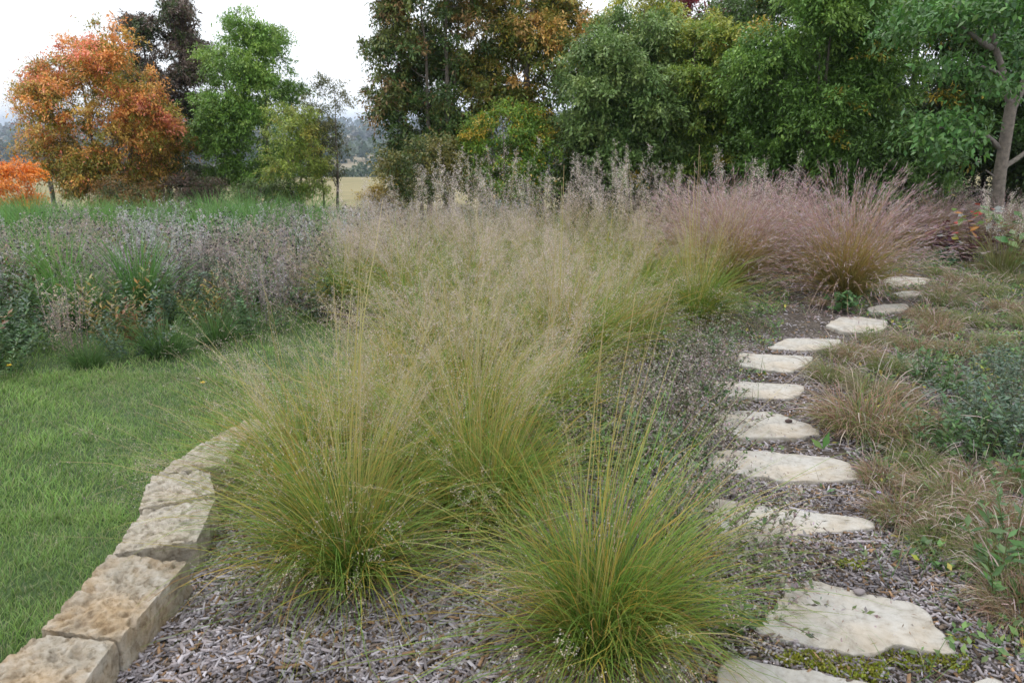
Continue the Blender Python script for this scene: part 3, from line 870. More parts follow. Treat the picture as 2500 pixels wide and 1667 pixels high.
# ------------------------------------------------------------------ leafy plants
def leafy(name, seed, ns, h, lsz, colA, colB, spread=.25, lpn=14, up=.5, rad=.08, wr=.28, stemc=(.12, .14, .05), droop=0, mat=None, top=None, t0=.1, pname='leaves'):
    """upright stems with leaves all the way up"""
    rs = np.random.RandomState(seed)
    root = empty(name, (0, 0, 0))
    mb = MB()
    az = rs.uniform(0, 2 * math.pi, ns); r = rad * np.sqrt(rs.rand(ns))
    base = np.stack([r * np.cos(az), r * np.sin(az), 0 * az], -1)
    P = paths(base, az, np.abs(rs.normal(0, spread, ns)) + r, rs.uniform(0, .5, ns) + droop, h * rs.uniform(.65, 1.1, ns), 6, rs, wig=.06)
    ribbon(mb, P, az, .0035 + lsz * .02, stemc, stemc, rs, tip=.5)
    mb.build('stem', M_matte, root)
    ml = MB()
    t = t0 + (1 - t0) * rs.rand(ns, lpn)
    B = at_t(P, t).reshape(-1, 3)
    m = len(B)
    a2 = rs.uniform(0, 2 * math.pi, m)
    d = unit(np.stack([np.cos(a2), np.sin(a2), rs.normal(up, .3, m)], -1))
    cc = np.where((rs.rand(m) < .5)[:, None], vary(rs, colA, m), vary(rs, colB, m))
    ls = lsz * rs.uniform(.55, 1.2, m)
    ml.rhombs(B, d, unit(np.array([0, 0, 1.0]) + rs.normal(0, .35, (m, 3))), ls, ls * wr * 2, cc, fold=.12)
    ml.build(pname, mat or M_leaf, root)
    if top:
        mt = MB()
        nt_, sz, tcol, sp_ = top
        E = P[:, -1]
        S = (E[:, None] + rs.normal(0, sp_, (ns, nt_, 3)) * np.array([1, 1, 1.3])).reshape(-1, 3)
        k = len(S)
        mt.rhombs(S, rdir(rs, k), rdir(rs, k), sz * rs.uniform(.6, 1.3, k), sz * .6, vary(rs, tcol, k))
        mt.build('seed_head', M_dry, root)
    return root
def greystalk(seed, ns=30, h=.78, tone=(.42, .36, .32)):
    """spent wildflower stalks: grey stems, side twigs, dark button heads"""
    rs = np.random.RandomState(seed)
    root = empty('spent_wildflower', (0, 0, 0))
    mb = MB()
    az = rs.uniform(0, 2 * math.pi, ns); r = .18 * np.sqrt(rs.rand(ns))
    base = np.stack([r * np.cos(az), r * np.sin(az), 0 * az], -1)
    P = paths(base, az, np.abs(rs.normal(0, .2, ns)), rs.uniform(0, .3, ns), h * rs.uniform(.7, 1.1, ns), 6, rs, wig=.08)
    ribbon(mb, P, az, .0045, vary(rs, (.17, .13, .12), ns), vary(rs, (.36, .32, .33), ns), rs, tip=.6)
    nb = 9
    t = rs.uniform(.35, 1, (ns, nb)); B = at_t(P, t).reshape(-1, 3); m = len(B)
    d = unit(np.stack([rs.normal(0, 1, m), rs.normal(0, 1, m), rs.uniform(.5, 2, m)], -1))
    ln = rs.uniform(.04, .13, m); e = B + d * ln[:, None]; sd = unit(np.cross(d, rdir(rs, m))) * .0013
    mb.add(np.stack([B + sd, B - sd, e - sd, e + sd], 1), np.arange(m)[:, None] * 4 + np.arange(4)[None], np.repeat(vary(rs, tone, m), 4, 0))
    k = ns * 50
    Bl = at_t(P, rs.uniform(.1, 1, (ns, 50))).reshape(-1, 3)
    mb.rhombs(Bl, rdir(rs, k, -.3), rdir(rs, k), rs.uniform(.015, .042, k), .007, np.where((rs.rand(k) < .66)[:, None], vary(rs, tone, k), vary(rs, (.16, .21, .09), k)))
    mb.build('stalk', M_dry, root)
    ms = MB()
    E = np.concatenate([e, P[:, -1]])
    E = E[rs.rand(len(E)) < .75]
    q = len(E)
    hd = rs.rand(q) < .3
    for _ in range(5):
        ms.rhombs(E + rs.normal(0, .005, (q, 3)), rdir(rs, q), rdir(rs, q), np.where(hd, .015, .018), np.where(hd, .014, .010), np.where(hd[:, None], np.array([.05, .04, .05]), vary(rs, np.array(tone) * 1.25, q)))
    ms.build('seed_head', M_dry, root)
    return root
def tuft(name, seed, n, h, wd, ca, cb, lean=.3, bend=1.3, rad=.1):
    rs = np.random.RandomState(seed)
    root = empty(name, (0, 0, 0))
    mb = MB()
    az = rs.uniform(0, 2 * math.pi, n); r = rad * np.sqrt(rs.rand(n))
    base = np.stack([r * np.cos(az), r * np.sin(az), 0 * az], -1)
    P = paths(base, az, np.abs(rs.normal(.05, lean, n)), rs.uniform(.2, bend, n), h * rs.uniform(.6, 1.15, n), 7, rs, power=1.6, wig=.06)
    ribbon(mb, P, az, wd, vary(rs, ca, n), vary(rs, cb, n), rs, tip=.08)
    mb.build('foliage', M_blade, root)
    return root
# prototypes for the left wildflower border
pG = [greystalk(501), greystalk(502, 28, .74, (.44, .36, .28)), greystalk(503, 26, .85, (.38, .33, .33)), greystalk(504, 24, .8, (.46, .45, .44))]
pT = [tuft('tall_grass_tuft', 511, 230, .82, .010, (.06, .15, .03), (.18, .34, .08)), tuft('tall_grass_tuft', 512, 200, .9, .012, (.05, .13, .03), (.15, .30, .08))]
pO = [leafy('goldenrod_plant', 521, 16, .7, .075, (.30, .20, .05), (.14, .20, .05), .14, 34, .5, .16, .14), leafy('goldenrod_plant', 522, 14, .62, .08, (.22, .10, .04), (.10, .16, .05), .14, 32, .4, .16, .16)]
pK = [leafy('leafy_wildflower', 531, 20, .55, .05, (.06, .13, .045), (.10, .19, .06), .25, 60, .3, .18, .2), leafy('leafy_wildflower', 532, 22, .5, .04, (.10, .16, .11), (.07, .14, .07), .3, 46, .3, .16, .2)]
pL = [tuft('low_grass_tuft', 541, 260, .46, .008, (.05, .11, .03), (.12, .22, .06), .5, 1.9, .14)]
# lawn / border edge
BE = np.array([(-9, 4.85), (-3.9, 5.05), (-3.2, 5.5), (-2.6, 6.05), (-2.0, 6.9), (-1.2, 7.6), (-.3, 8.6), (1, 9.6)])
def be_y(x): return np.interp(x, BE[:, 0], BE[:, 1])
rs = np.random.RandomState(77)
sp = {'G': [], 'T': [], 'O': [], 'K': [], 'L': []}
for yy in np.arange(4.8, 15.5, .40):
    st = .40 + .02 * (yy - 5)
    for xx in np.arange(-.78 * yy - .6, .2 + .15 * max(0, yy - 9), st):
        x = xx + rs.uniform(-.16, .16); y = yy + rs.uniform(-.16, .16)
        dep = y - float(be_y(x))
        if dep < .08: continue
        u = rs.rand()
        lx = x / y      # how far to the left in view
        if dep < .5:
            kk = 'L' if u < .35 else ('K' if u < .95 or lx < -.35 else 'G')
            s = .65 + .5 * dep
        elif dep < (1.9 if lx < -.42 else 1.4):
            if lx < -.42: kk = 'O' if u < .36 else ('K' if u < .86 else ('G' if u < .90 + .03 * dep else 'T'))
            else: kk = 'G' if u < .52 else ('K' if u < .80 else ('T' if u < .86 else 'O'))
            s = .92 if lx < -.42 and kk in 'KO' else .85
        elif dep < 5.5 or lx > -.22:
            kk = 'G' if u < .66 else ('T' if u < .80 else ('K' if u < .94 else 'O'))
            s = 1.0
        else:
            kk = 'T' if u < (.66 if lx < -.33 else .42) else 'G'
            s = 1.2 if kk == 'T' else 1.0
        sp[kk].append((x, y, s))
tz = lambda x, y: T(x, y) - .01
def col_of(x, y):
    px = 1250 + FPX * x / y * .97
    for lim, wd_ in ((150, 'by the left picture edge'), (300, 'under the left half of the orange tree'), (440, 'under the right half of the orange tree'), (540, 'under the purple brown tree'), (700, 'under the tall green tree'), (880, 'under the sparse tree')):
        if px < lim: return wd_
    return 'next to the beige grass drift'
def lbl(base):
    return lambda k, x, y: base + ', ' + ('front row' if y - be_y(x) < 1.2 else 'second row' if y - be_y(x) < 2.4 else 'middle row' if y - be_y(x) < 4 else 'back row') + ' ' + col_of(x, y)
GW = 'plants of the wild border behind the lawn'
place(pG, sp['G'], 'spent_wildflower', 'wildflower', 'spent grey wildflowers in the left border', lbl('spent grey wildflower with dark buttons'), tz, .85, 1.12, 11)
place(pT, sp['T'], 'tall_grass_tuft', 'grass clump', 'bright green grasses in the left border', lbl('bright green broad bladed grass'), tz, .75, 1.05, 12)
place(pO, sp['O'], 'goldenrod_plant', 'wildflower', 'orange tinged leafy stems in the left border', lbl('leafy stems turning orange brown'), tz, .85, 1.1, 13)
place(pK, sp['K'], 'leafy_wildflower', 'leafy plant', 'dark green leafy plants in the left border', lbl('dark green bushy plant'), tz, .8, 1.2, 14)
place(pL, sp['L'], 'low_grass_tuft', 'grass clump', 'low green grasses along the lawn edge', lbl('low arching green grass'), tz, .75, 1.15, 15)

# small grey asters and twigs between the drift and the path
pA = [leafy('spent_aster', 551, 44, .30, .022, (.32, .28, .25), (.15, .19, .09), .55, 34, .5, .2, .22, stemc=(.26, .2, .17), mat=M_dry, top=(13, .009, (.48, .42, .39), .045)),
      leafy('spent_aster', 552, 40, .26, .026, (.34, .29, .27), (.13, .18, .08), .6, 34, .5, .2, .22, stemc=(.26, .2, .17), mat=M_dry, top=(15, .009, (.52, .46, .42), .05))]
sA = [(1440, 1010), (1520, 1000), (1600, 990), (1680, 985), (1480, 930), (1570, 920), (1650, 930), (1710, 900), (1540, 860), (1630, 860), (1420, 940), (1620, 1070), (1540, 1080), (1450, 1090), (1680, 1060), (1700, 1180), (1640, 1190), (1720, 1330), (1700, 1400), (1380, 1060), (1790, 1400), (1700, 830)]
place(pA, [(*G(a, b)[:2],) for a, b in sA], 'spent_aster', 'low plant', 'grey brown asters left of the path', lambda k, x, y: 'low twiggy grey brown aster, ' + (['nearest row', 'second row', 'third row', 'fourth row', 'fifth row', 'rearmost row'][min(5, int(max(0, y - 2.4) / .6))]) + (', close to the flagstones' if x > .36 * y - .15 else ', halfway to the grass drift' if x > .2 * y else ', against the grass drift'), bz, .95, 1.3, 16)
# green leafy sprigs amongst them
pS = [leafy('green_sprig', 561, 9, .30, .05, (.09, .17, .06), (.14, .22, .09), .2, 26, .6, .07, .17), leafy('green_sprig', 562, 7, .24, .06, (.10, .20, .05), (.08, .15, .05), .3, 18, .4, .08, .2)]
sS = [(1470, 1040), (1510, 1060), (1580, 1120), (1650, 1130), (1530, 1170), (1430, 1130), (1600, 1230), (1690, 1110), (1640, 880), (1500, 840), (1760, 870), (1735, 990), (1620, 1330), (1700, 1240), (1650, 1380), (1760, 1540), (2270, 1100), (2330, 1120), (2400, 1110), (2450, 1180), (2360, 1060), (2300, 950), (2250, 930), (2450, 1450), (2480, 1350), (1745, 790), (1840, 780), (1790, 760)]
place(pS, [(*G(a, b)[:2],) for a, b in sS], 'green_sprig', 'low plant', 'green leafy sprigs in the mulch', lambda k, x, y: ('green leafy sprig left of the path, ' if x / y < .36 else 'green leafy sprig right of the path, ') + (['nearest', 'second', 'third', 'fourth', 'fifth', 'sixth', 'rearmost'][min(6, int(max(0, y - 2.2) / .55))]) + ' from the picture bottom', bz, .7, 1.1, 17)
# blue green catmint-like plants at the right edge
pC = [leafy('blue_green_plant', 571, 22, .38, .034, (.10, .16, .10), (.16, .21, .15), .32, 44, .3, .16, .26), leafy('blue_green_plant', 572, 20, .34, .036, (.09, .15, .09), (.14, .20, .13), .34, 40, .3, .16, .26)]
sC = [(2400, 1060, 1.1), (2480, 1040, 1.2), (2420, 960, 1.0), (2490, 930, 1.1), (2340, 1010, .8), (2520, 1120, 1.2), (2440, 1110, 1.0)]
LC = ['blue green bushy plant with small leaves, left and front one of the right edge group', 'blue green bushy plant in the middle of the right edge group', 'upright blue green plant behind the group at the right edge', 'blue green plant farthest back at the right edge',
      'smallest blue green sprig on the mulch, left of the right edge group', 'blue green plant cut by the right picture edge', 'blue green plant lowest in the right edge group, above a green sprig']
place(pC, [(*G(a, b)[:2], s) for a, b, s in sC], 'blue_green_plant', 'leafy plant', 'blue green plants at the right edge', lambda k, x, y: LC[k], bz, .72, .82, 18)
# rosette by the path
ro = leafy('leafy_rosette', 581, 16, .20, .085, (.07, .17, .05), (.12, .24, .08), .75, 9, .2, .05, .27)
p = G(2065, 758); ro.location = (p[0], p[1], 0); tag(ro, 'bright green leafy rosette at the foot of the big mauve grass', 'leafy plant')
ro2 = leafy('leafy_rosette', 582, 20, .16, .08, (.05, .14, .06), (.07, .18, .08), .9, 9, .2, .1, .25)
p = G(2320, 640); ro2.location = (p[0], p[1], 0); tag(ro2, 'dark green low leafy plant in front of the red leaved shrub', 'leafy plant')
# brown little tuft near rosette
bt = clone(gp[2], 'grass_tuft', (*G(2000, 745)[:2], 0), 1, .6, 'small dead brown tuft left of the bright green rosette', 'grass tuft', None)
# broad leaf lying by the mound
lf = MB(); rs = np.random.RandomState(3)
lf.rhombs(np.array([[0, 0, .01]]), np.array([[.35, .3, .75]]), np.array([[.2, -1, .2]]), .10, .045, np.array([[.10, .24, .05]]), fold=.1)
lf.rhombs(np.array([[0, 0, .01]]), np.array([[-.6, .5, .5]]), np.array([[.2, -1, .6]]), .08, .035, np.array([[.14, .24, .05]]), fold=.1)
o = lf.build('broad_leaf', M_leaf, loc=tuple(G(2008, 1100, 0))); tag(o, 'single broad green leaf by the mulch left of the rounded brown mound', 'leaf')
lt = MB(); rs = np.random.RandomState(14)
for q in FLAGW[3:12]:
    c = q.mean(0); sz = np.ptp(q, 0)
    n_ = int(26 * max(.4, sz[0] * sz[1] * 6))
    uu = rs.uniform(-.5, .5, (n_ * 3, 2)); uu = uu[(np.abs(uu).max(1) > .28)][:n_]
    xy = c + uu * sz; ok = in_flag(xy[:, 0], xy[:, 1], .97); xy = xy[ok]; m = len(xy)
    if m == 0: continue
    a_ = rs.uniform(0, 6.28, m)
    lt.rhombs(np.column_stack([xy, np.full(m, .0125)]), np.stack([np.cos(a_), np.sin(a_), 0 * a_ + .05], -1), np.tile([[0, 0, 1.0]], (m, 1)), rs.uniform(.008, .035, m), rs.uniform(.003, .006, m), vary(rs, (.24, .18, .13), m, .3), fold=.1)
tag(lt.build('plant_litter', M_matte), 'bits of bark and dry grass lying on the flagstones', 'litter', kind='stuff')
# grass blades dropped on the leaf shaped stone
gb = MB()
pts = [((1760, 1032), (1812, 1020)), ((1800, 1022), (1850, 1048)), ((1812, 1020), (1868, 1037)), ((1795, 1026), (1842, 1044))]
for a, b in pts:
    A, B = G(*a, .016), G(*b, .018)
    Pm = np.stack([A, (A + B) / 2 + np.array([0, 0, .006]), B])[None]
    ribbon(gb, Pm, np.array([math.atan2(B[1] - A[1], B[0] - A[0])]), .007, (.06, .12, .05), (.05, .10, .04), rs, roll=np.zeros(1))
tag(gb.build('dropped_grass_blade', M_blade), 'few dark green grass blades lying on the leaf shaped flagstone', 'grass blade')

# red leaved shrub on the right + broad green leaves at the edge
rd = leafy('red_leaved_shrub', 591, 36, .62, .11, (.10, .025, .03), (.07, .03, .045), .42, 13, .1, .3, .27, stemc=(.12, .05, .04))
p = G(2380, 640); rd.location = (p[0], p[1], 0)
tag(rd, 'dark red and maroon leaved shrub at the right, below the grey tree trunk', 'shrub')
rl = MB(); rs = np.random.RandomState(9); k = 46
P_ = np.stack([rs.uniform(-.5, .1, k), rs.uniform(-.35, .0, k), rs.uniform(.3, .72, k)], -1)
cc = np.array([[.42, .05, .035], [.36, .34, .06], [.16, .26, .06], [.5, .22, .05], [.30, .32, .30]])[rs.randint(0, 5, k)]
rl.rhombs(P_, rdir(rs, k, -.1) * np.array([1, 1, .4]), unit(np.array([0, -.4, 1.0]) + rs.normal(0, .3, (k, 3))), .12, .07, cc, fold=.12)
rl.build('bright_leaves', M_leaf, rd)
sh = leafy('broad_leaved_shrub', 592, 12, 1.0, .15, (.12, .24, .08), (.20, .30, .10), .28, 12, .0, .18, .34)
p = D(2530, 600, 8.6); sh.location = (p[0] + .1, p[1], 0)
tag(sh, 'pale green round leaved shrub cut by the right picture edge', 'shrub')
sw = tallgrass(304, 14, 1.0); p = D(2455, 600, 8.8); sw.location = (p[0], p[1], 0)
sw.name = 'white_seed_plant'; tag(sw, 'thin stalks with whitish seeds in front of the grey tree trunk', 'wildflower')

# ------------------------------------------------------------------ weeds and ground cover
def weeds():
    rs = np.random.RandomState(31)
    mb = MB()
    n = 20000
    y = rs.uniform(2.1, 11, n) ; x = rs.uniform(.2, 8.5, n)
    ctr = .8 + .40 * (y - 2)      # path line
    pn = np.sin(x * 4.1 + 2 * np.sin(y * 2.7)) * np.sin(y * 3.9 + x) + .5 * np.sin(x * 11 + y * 3)
    right = x > ctr + .35
    left = (x < ctr - .3) & (x > .35)
    k = ((right & (pn > -.35)) | (left & (pn > .1) & (y > 3.2)) | (rs.rand(n) < .03)) & ~in_flag(x, y, 1.06) & (x < .75 * y + .6)
    x, y = x[k], y[k]; m = len(x)
    z = bed_z(x, y)
    for r in range(5):
        a2 = rs.uniform(0, 2 * math.pi, m)
        d = np.stack([np.cos(a2), np.sin(a2), rs.uniform(.1, 1.0, m)], -1)
        s = rs.uniform(.015, .05, m)
        cc = np.where((rs.rand(m) < .12)[:, None], vary(rs, (.40, .36, .06), m), np.where((rs.rand(m) < .5)[:, None], vary(rs, (.09, .17, .05), m), vary(rs, (.16, .26, .08), m)))
        mb.rhombs(np.stack([x + rs.normal(0, .02, m), y + rs.normal(0, .02, m), z + rs.uniform(0, .05, m)], -1), d, np.array([0, 0, 1.0]) + rs.normal(0, .3, (m, 3)), s, s * .5, cc, fold=.1)
    # scattered grass blades, green and straw
    n = 44000
    y = rs.uniform(2.0, 11, n); x = rs.uniform(.2, 8.5, n)
    ctr = .8 + .40 * (y - 2)
    pn = np.sin(x * 3.1 + 1 + 2 * np.sin(y * 3.7)) * np.sin(y * 2.9 - x)
    k = (((x > ctr + .3) & (pn > -.55)) | ((x < ctr - .3) & (x > .4) & (pn > .2)) | (rs.rand(n) < .02)) & ~in_flag(x, y, 1.04) & (x < .75 * y + .6)
    x, y = x[k], y[k]; m = len(x)
    az = rs.uniform(0, 2 * math.pi, m)
    P = paths(np.stack([x, y, bed_z(x, y)], -1), az, rs.uniform(.1, .8, m), rs.uniform(.2, 1.6, m), rs.uniform(.06, .2, m), 4, rs, zmin=None)
    st = (rs.rand(m) < .35)[:, None]
    ribbon(mb, P, az, .0034, np.where(st, vary(rs, (.24, .17, .10), m), vary(rs, (.08, .16, .04), m)), np.where(st, vary(rs, (.48, .39, .30), m), vary(rs, (.17, .30, .09), m)), rs)
    return mb
tag(weeds().build('ground_weeds', M_leaf), 'low weeds and grass blades scattered over the mulch beside the path', 'weeds', kind='stuff')
# moss
rs = np.random.RandomState(41)
ms = MB()
for (px, py, r, nn) in [(2075, 1625, .10, 900), (1990, 1610, .07, 400), (2230, 1600, .07, 500), (1925, 1612, .03, 150), (2080, 1372, .05, 250), (2330, 1610, .05, 250), (2350, 1560, .03, 120), (2110, 1650, .06, 500)]:
    c = G(px, py)
    aa = rs.uniform(0, 6.28, nn); rr = r * np.sqrt(rs.rand(nn)) * (1 + .3 * np.sin(aa * 3))
    x = c[0] + rr * np.cos(aa) * 1.3; y = c[1] + rr * np.sin(aa) * .7
    k = ~in_flag(x, y, 1.0); x, y = x[k], y[k]; m = len(x)
    ms.rhombs(np.stack([x, y, bed_z(x, y) + .006 + rs.uniform(0, .012, m)], -1), rdir(rs, m, .6), rdir(rs, m), .012, .009, vary(rs, (.24, .26, .03), m), fold=.1)
tag(ms.build('moss', M_leaf), 'yellow green moss patches between the two nearest flagstones', 'moss', kind='stuff')
# yellow flowers at lawn edge
def flower(px, py, z, label, colr=(.75, .52, .02), s=.022):
    root = empty('yellow_flower' if colr[0] > .5 and colr[2] < .1 else 'violet_flower', (*G(px, py, z)[:2], z - .12))
    rs = np.random.RandomState(int(px))
    m1 = MB(); m1.tube(np.array([[0, 0, 0], [.004, .002, .06], [0, 0, .12]]), [.0015] * 3, (.1, .2, .05), 4); m1.build('stem', M_matte, root)
    m2 = MB(); k = 16; a = np.arange(k) / k * 6.283
    m2.rhombs(np.tile([[0, 0, .12]], (k, 1)), np.stack([np.cos(a), np.sin(a) * 1, .5 + .3 * np.cos(a * 4)], -1), np.tile([[0, 0, 1.0]], (k, 1)), s, s * .45, vary(rs, colr, k, .08), fold=.1)
    m2.build('petals', M_leaf, root)
    tag(root, label, 'flower')
flower(23, 893, -.02, 'yellow flower at the left edge, lowest by the dark plants')
flower(315, 803, .02, 'yellow flower by the lawn edge of the border, below the dark leafy plants')
flower(495, 935, -.06, 'lone yellow flower in the open lawn')
flower(368, 733, .12, 'yellow flower high among the grey stalks of the border')
flower(2145, 1203, .05, 'tiny pale violet flower in the weeds right of the wide cream flagstone', (.5, .42, .75), .014)
flower(2183, 792, .1, 'tiny violet flower beside the flagstone at the bend', (.42, .36, .7), .014)
# ------------------------------------------------------------------ trees
BARK = (.18, .155, .13)
def tree(name, label, group, px, Yd, top_py, halfpx, pal, seed, low=.12, leaf=.11, ncl=230, lpc=90, ntrunk=1, cat='tree', tr=.07, lean=0.0, sparse=1.0,
         ctr_py=None, zbase=None, dens_low=1.0, bark=BARK, lobes=20, lsx=1.0, cutlow=None, upw=.35, wr=.2, inner=None):
    """pal: list of (weight, colour, height bias) ; crown grown from clustered twigs on real limbs"""
    rs = np.random.RandomState(seed)
    bx = D(px, max(top_py, 0) * .5 + 230, Yd)[0]
    zb = T(bx, Yd) if zbase is None else zbase
    topz = D(px, top_py, Yd)[2]
    H = topz - zb
    depth = Yd / ray(px, 400)[1]
    R = halfpx / FPX * depth
    root = empty(name, (bx, Yd, zb))
    mb = MB()
    nodes = []
    # trunks
    for k in range(ntrunk):
        a = rs.uniform(0, 6.28)
        off = (0.0 if ntrunk == 1 else .12 + .05 * ntrunk)
        n_ = 10
        t = np.linspace(0, 1, n_)
        ex = R * (.06 if ntrunk == 1 else .35)
        p0 = np.array([off * np.cos(a), off * np.sin(a), -.15])
        pe = np.array([ex * np.cos(a) + lean, ex * np.sin(a), H * (.86 if k == 0 else rs.uniform(.6, .85))])
        P = p0 + (pe - p0) * t[:, None] + np.cumsum(rs.normal(0, .018 * H / 5, (n_, 3)), 0) * np.array([1, 1, .2])
        P[0] = p0
        rad = tr * (1 - .86 * t) * (1 if k == 0 else .75); rad[0] *= 1.25
        mb.tube(P, rad, bark, 7)
        for q in range(2, n_):
            nodes.append((P[q], rad[q]))
    # crown lobes
    cz = H * (low + (1 - low) * .52); rz = H * (1 - low) * .5
    L = []
    for k in range(lobes):
        u = rs.rand(); a = rs.uniform(0, 6.28) if k > 3 else k * 1.57 + rs.uniform(-.4, .4)
        zz = -1 + 2 * (k + .5) / lobes
        rr = math.sqrt(max(0, 1 - zz * zz)) ** .8
        L.append(((rr * .66 * R * np.cos(a) * lsx, rr * .66 * R * np.sin(a), cz + zz * rz * .80), R * rs.uniform(.22, .36)))
    pts = []
    for k in range(int(ncl)):
        if rs.rand() < .76:
            c, r = L[rs.randint(lobes)]
            d = rdir(rs, 1)[0] * r * rs.rand() ** .35
            pnt = np.array(c) + d * np.array([1, 1, .8])
        else:
            d = rdir(rs, 1)[0] * rs.rand() ** .45 * .85
            pnt = np.array([d[0] * R, d[1] * R, cz + d[2] * rz])
        if pnt[2] > H: pnt[2] = H - rs.uniform(0, .1) * H
        if pnt[2] < .12 * H * (low > .05) + .05: continue
        if pnt[2] < H * (low + .15) and rs.rand() > dens_low: continue
        pts.append(pnt)
    pts = np.array(pts)
    order = np.argsort(np.hypot(pts[:, 0], pts[:, 1]) + .15 * pts[:, 2])
    ends = []
    NP = np.array([q[0] for q in nodes]); NR = [q[1] for q in nodes]
    for k in order:
        q = pts[k]
        dv = q - NP
        dist = np.linalg.norm(dv, axis=1) + np.maximum(0, -(dv[:, 2]) + .05) * 1.4
        b = int(np.argmin(dist))
        s = NP[b]
        m_ = (s + q) / 2 + np.array([0, 0, -.06 * np.linalg.norm(q - s)]) + rs.normal(0, .05, 3) * np.linalg.norm(q - s)
        t = np.linspace(0, 1, 5)[:, None]
        P = (1 - t) ** 2 * s + 2 * t * (1 - t) * m_ + t * t * q
        r0 = min(NR[b] * .62, .012 + .018 * np.linalg.norm(q - s)); r0 = max(r0, .006)
        mb.tube(P, np.linspace(r0, max(r0 * .35, .003), 5), bark, 4)
        NP = np.vstack([NP, P[2:]]); NR += list(np.linspace(r0, r0 * .35, 5)[2:])
        ends.append((q, unit(q - m_), P))
    tk = mb.build('trunk', M_bark, root, smooth=True)
    # leaves : each twig end carries a few drooping sprays
    E = np.array([e[0] for e in ends]); Dn = np.array([e[1] for e in ends])
    ne = len(E)
    nt_ = 7
    rad = R * .13 + .16
    ta = rdir(rs, ne * nt_, .15).reshape(ne, nt_, 3) + Dn[:, None] * .7
    ta = unit(ta)
    tl = rad * rs.uniform(.6, 1.5, (ne, nt_, 1))
    lp = max(4, int(lpc * sparse * 2.1 / nt_))
    u = rs.uniform(.1, 1.0, (ne, nt_, lp, 1))
    tb = E[:, None, None] + ta[:, :, None] * tl[:, :, None] * u
    tb[..., 2] = E[:, None, None, 2] + (tb[..., 2] - E[:, None, None, 2]) * .6 - (u[..., 0] ** 2) * rad * .3
    S = (tb + rs.normal(0, rad * .11, tb.shape)).reshape(-1, 3)
    td = np.broadcast_to(ta[:, :, None], tb.shape).reshape(-1, 3)
    m = len(S)
    leaf = leaf * .66
    ld = unit(td * .7 + rs.normal(0, .55, (m, 3)) + np.array([0, 0, -.45]))
    nr = unit(np.array([0, -.15, 1.0]) + rs.normal(0, .38, (m, 3)))
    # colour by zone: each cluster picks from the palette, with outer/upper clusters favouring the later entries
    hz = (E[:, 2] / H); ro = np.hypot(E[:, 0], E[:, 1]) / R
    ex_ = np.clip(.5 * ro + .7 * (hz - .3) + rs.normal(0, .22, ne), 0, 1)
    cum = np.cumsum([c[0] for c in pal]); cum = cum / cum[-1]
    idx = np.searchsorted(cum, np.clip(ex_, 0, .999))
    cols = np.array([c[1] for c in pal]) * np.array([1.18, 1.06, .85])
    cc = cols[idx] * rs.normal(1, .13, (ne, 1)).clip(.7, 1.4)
    cc = np.repeat(cc, nt_ * lp, 0)
    sw_ = rs.rand(m) < .18
    cc[sw_] = cols[rs.randint(0, len(pal), m)][sw_]
    cc = cc * rs.normal(1, .17, (m, 1)).clip(.5, 1.6)
    if inner is not None:
        s2 = rs.rand(m) < inner[0]; cc[s2] = np.array(inner[1])
    if group == GRR:
        s3 = np.repeat(rs.rand(ne) < .035, nt_ * lp) & (rs.rand(m) < .6)
        cc[s3] = np.array([.48, .36, .05])
    ml = MB()
    lz = leaf * rs.uniform(.5, 1.4, m)
    ml.rhombs(S, ld, nr, lz, lz * wr * 2, cc, fold=.15)
    ml.build('crown', M_leaf, root)
    return tag(root, label, cat, group)
DG, GR, LGN, YG = (.06, .11, .035), (.09, .19, .045), (.13, .25, .06), (.26, .33, .06)
BG = (.09, .18, .06); BG2 = (.15, .26, .09); OL = (.24, .25, .05); OR = (.66, .33, .11); RO = (.70, .27, .20); GOLD = (.42, .30, .04); PU = (.085, .065, .065); BR = (.16, .10, .05)
GL = 'trees left of the open field'
GRR = 'trees of the wood on the right'
tree('orange_tree', 'orange and red autumn tree with olive heart, on the left', GL, 250, 21, 60, 200, [(.46, OL), (.22, (.50, .36, .09)), (.30, OR), (.16, RO)], 1, low=.02, leaf=.12, ncl=520, lpc=110, ntrunk=4, tr=.07)
tree('orange_tree', 'low bright orange tree cut by the left picture edge', GL, -10, 17, 385, 130, [(.3, (.60, .32, .05)), (.7, (.72, .28, .05))], 2, low=.05, leaf=.10, ncl=130, lpc=80, ntrunk=2, tr=.05)
tree('purple_brown_tree', 'tall narrow dark purple brown tree behind the orange one', GL, 412, 24, -40, 125, [(.45, (.07, .11, .045)), (.55, (.15, .12, .115))], 3, low=.01, leaf=.13, ncl=620, lpc=110, tr=.1, bark=(.10, .085, .075), ntrunk=2)
tree('green_tree', 'tall leafy bright green tree in the middle of the left group', GL, 605, 22, 20, 150, [(.4, (.12, .25, .05)), (.35, (.16, .32, .07)), (.25, (.24, .40, .09))], 4, low=.02, leaf=.12, ncl=430, lpc=110, ntrunk=3, tr=.07)
tree('young_tree', 'small yellow green tree in front of the tall green one', GL, 715, 19, 240, 95, [(.4, (.17, .28, .05)), (.4, (.26, .36, .08)), (.2, (.36, .36, .08))], 5, low=.1, leaf=.09, ncl=170, lpc=70, ntrunk=2, tr=.04, dens_low=.35, bark=(.2, .18, .16))
tree('sparse_tree', 'sparse half bare tree at the edge of the open field', GL, 795, 20, 165, 75, [(.6, (.09, .12, .05)), (.4, (.14, .15, .06))], 6, low=.2, leaf=.09, ncl=150, lpc=46, ntrunk=2, tr=.045, dens_low=.3)
